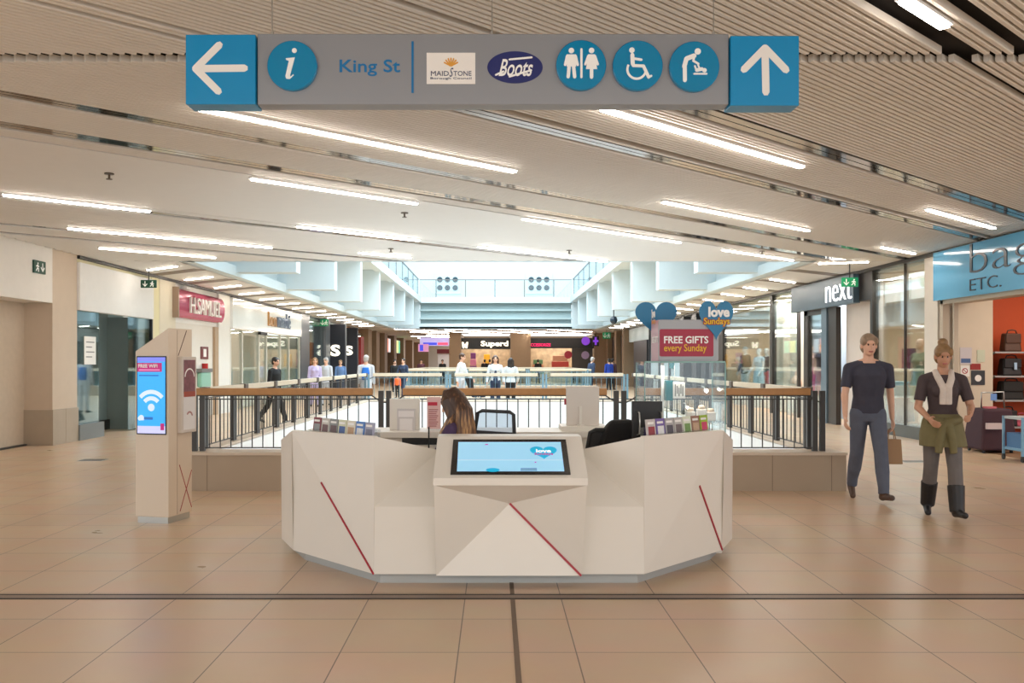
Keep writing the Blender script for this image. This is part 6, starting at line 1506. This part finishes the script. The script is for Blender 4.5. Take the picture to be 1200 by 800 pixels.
person('person', 'person in bright blue top with white sleeves at the left end of the bridge', 'person', (xx(429, 26.5), 26.5, 0), math.radians(178), h=1.70, voxel=0.016, top=lightc, bottom=lightc, shoe=black, hair=hair_grey,
       extra=lambda root, part, up, J, hp: part(MB().loft([((0, 0.09, 1.0), 0.11, 0.07), ((0, 0.10, 1.2), 0.13, 0.08), ((0, 0.09, 1.38), 0.10, 0.06)]), 'backpack', brightblue))
person('person', 'person in black by the brown pillars on the left, before the woman in blue', 'person', (xx(462.5, 45), 45, 0), math.radians(30), h=1.60, voxel=0.02, top=blackc, bottom=blackc, shoe=black, hair=hair_dark)
person('person', 'woman in dark blue jacket walking with a child in orange on the left', 'person', (xx(472.5, 38), 38, 0), math.radians(-20), h=1.68, voxel=0.018, female=True, thigh=(20, -14), knee=(4, 18), foot=(-6, 16), arm=((10, 10), (10, 18)), top=dkb, bottom=dkb, shoe=black, hair=hair_dark)
person('person', 'small child in orange beside the woman in dark blue jacket', 'person', (xx(467, 38), 37.6, 0), math.radians(-10), h=0.98, voxel=0.016, top=cloth('orange', (232, 110, 60)), bottom=blackc, shoe=black, hair=hair_brown)
person('person', 'person in maroon coat at the left edge of the far gallery', 'person', (xx(493.5, 57), 57, 0), 0, h=1.66, voxel=0.02, top=cloth('maroon_coat', (96, 56, 66)), bottom=blackc, shoe=black, hair=hair_dark)
person('person', 'person in black before the white shop front of the far passage', 'person', (xx(518.5, 60), 60, 0), 0, h=1.66, voxel=0.02, top=blackc, bottom=blackc, shoe=black, hair=hair_dark)
for px, lab, mt in ((568, 'customer in dark coat in the far shop doorway, left of the woman on the bridge', blackc), (574, 'customer in brown coat in the far shop doorway, near the woman on the bridge', cloth('brown_coat', (86, 66, 50))), (630.5, 'customer in black at the left of the far pink-lettered shop', blackc)):
    person('person', lab, 'person', (xx(px, 62.5), 62.5, 0), math.radians(170), h=1.68, voxel=0.022, top=mt, bottom=blackc, shoe=black, hair=hair_dark)
# right gallery
person('person', 'white-haired man in dark blue coat at the right end of the farther balustrade', 'person', (xx(692, 43), 43, 0), math.radians(120), h=1.74, voxel=0.018, lean=10, top=dkb, jacket=dkb, bottom=cloth('dark_navy', (34, 40, 56)), shoe=black, hair=hair_grey)
person('person', 'person in royal blue top by the dark bays of the far right gallery', 'person', (xx(713.5, 48), 48, 0), math.radians(200), h=1.68, voxel=0.018, top=cloth('royal_blue', (40, 70, 170)), bottom=blackc, shoe=black, hair=hair_dark)
person('person', 'person in maroon jacket right beside the one in royal blue on the far right', 'person', (xx(718.5, 48), 48.3, 0), math.radians(150), h=1.68, voxel=0.018, top=cloth('dark_maroon', (70, 44, 50)), bottom=blackc, shoe=black, hair=hair_dark)
# mannequins in the right-hand windows
def mannequin(lab, px, X, rz, h, skin='dummy', plinth=0.25, Yover=None, **kw):
    Y_ = Yover or F*X/(px-VX)
    r = person('mannequin', lab, 'mannequin', (X, Y_, plinth), rz, h=h, skin=skin, voxel=0.014, **kw)
    MB().box(-0.28, 0.28, -0.28, 0.28, -plinth, 0).build('base', M('window_platform', (226, 222, 214), 0.4), None).parent = r
    return r
mannequin('headed white mannequin in olive jacket with pale bag in the right window', 873, 8.75, math.radians(-70), 1.80, top=cloth('olive_dark', (84, 84, 66)), top_len=0.1, bottom=cloth('pale_trousers', (206, 220, 226)), arm=((0, 14), (0, 14)), elbow=((50, 0), (20, 0)))
mannequin('white mannequin in long pale blue dress in the right window', 889, 8.7, math.radians(-60), 1.70, female=True, top=cloth('ice_blue', (176, 206, 222)), sleeve=0.15, skirt=(cloth('ice_blue', (176, 206, 222)), 0.2, 0.24), arm=((10, 10), (10, 10)), elbow=((30, 0), (30, 0)))
mannequin('mannequin in dark jacket and blue shirt behind the pale blue dress', 898, 9.15, math.radians(-60), 1.72, top=navy_c, bottom=cloth('red_shorts', (190, 60, 70)))
mannequin('cream child mannequin in patterned pale top, left of the pair under the grey-blue fascia', 950.5, 8.6, math.radians(-60), 1.32, skin='dummy_warm', plinth=0.62, top=cloth('blush_print', (226, 190, 180)), bottom=cloth('rose_pink', (206, 90, 140)))
mannequin('cream child mannequin in dark waistcoat, right of the pair under the grey-blue fascia', 962, 8.6, math.radians(-50), 1.34, skin='dummy_warm', plinth=0.62, top=cloth('ink_vest', (50, 54, 72)), sleeve=0.2, bottom=cloth('rose_stripe', (214, 160, 170)), hair=hair_fair)
mannequin('mannequin in green dress beside the pale pillar in the big right window', 1078, 8.55, math.radians(-70), 1.72, skin='dummy_warm', female=True, top=cloth('moss', (150, 160, 130)), sleeve=0.2, skirt=(cloth('moss', (150, 160, 130)), 0.45, 0.22))
t = T('cream_bust', 'small cream bust low in the pale window left of the grey-blue fascia', 'mannequin', (8.6, 24.6, 0))
x, y = 8.5, F*8.5/(933-VX)
MB().box(x-0.2, x+0.2, y-0.2, y+0.2, 0, 0.62).build('plinth', M('window_platform'), t, bevel=0.01)
link('bust', remesh(MB().ell((x, y, 0.9), (0.16, 0.2, 0.22)).cap((x, y, 1.0), (x, y, 1.2), 0.06, 0.055).ell((x, y, 0.72), (0.13, 0.15, 0.14)), 0.02), SKIN['dummy_warm'], t, True)
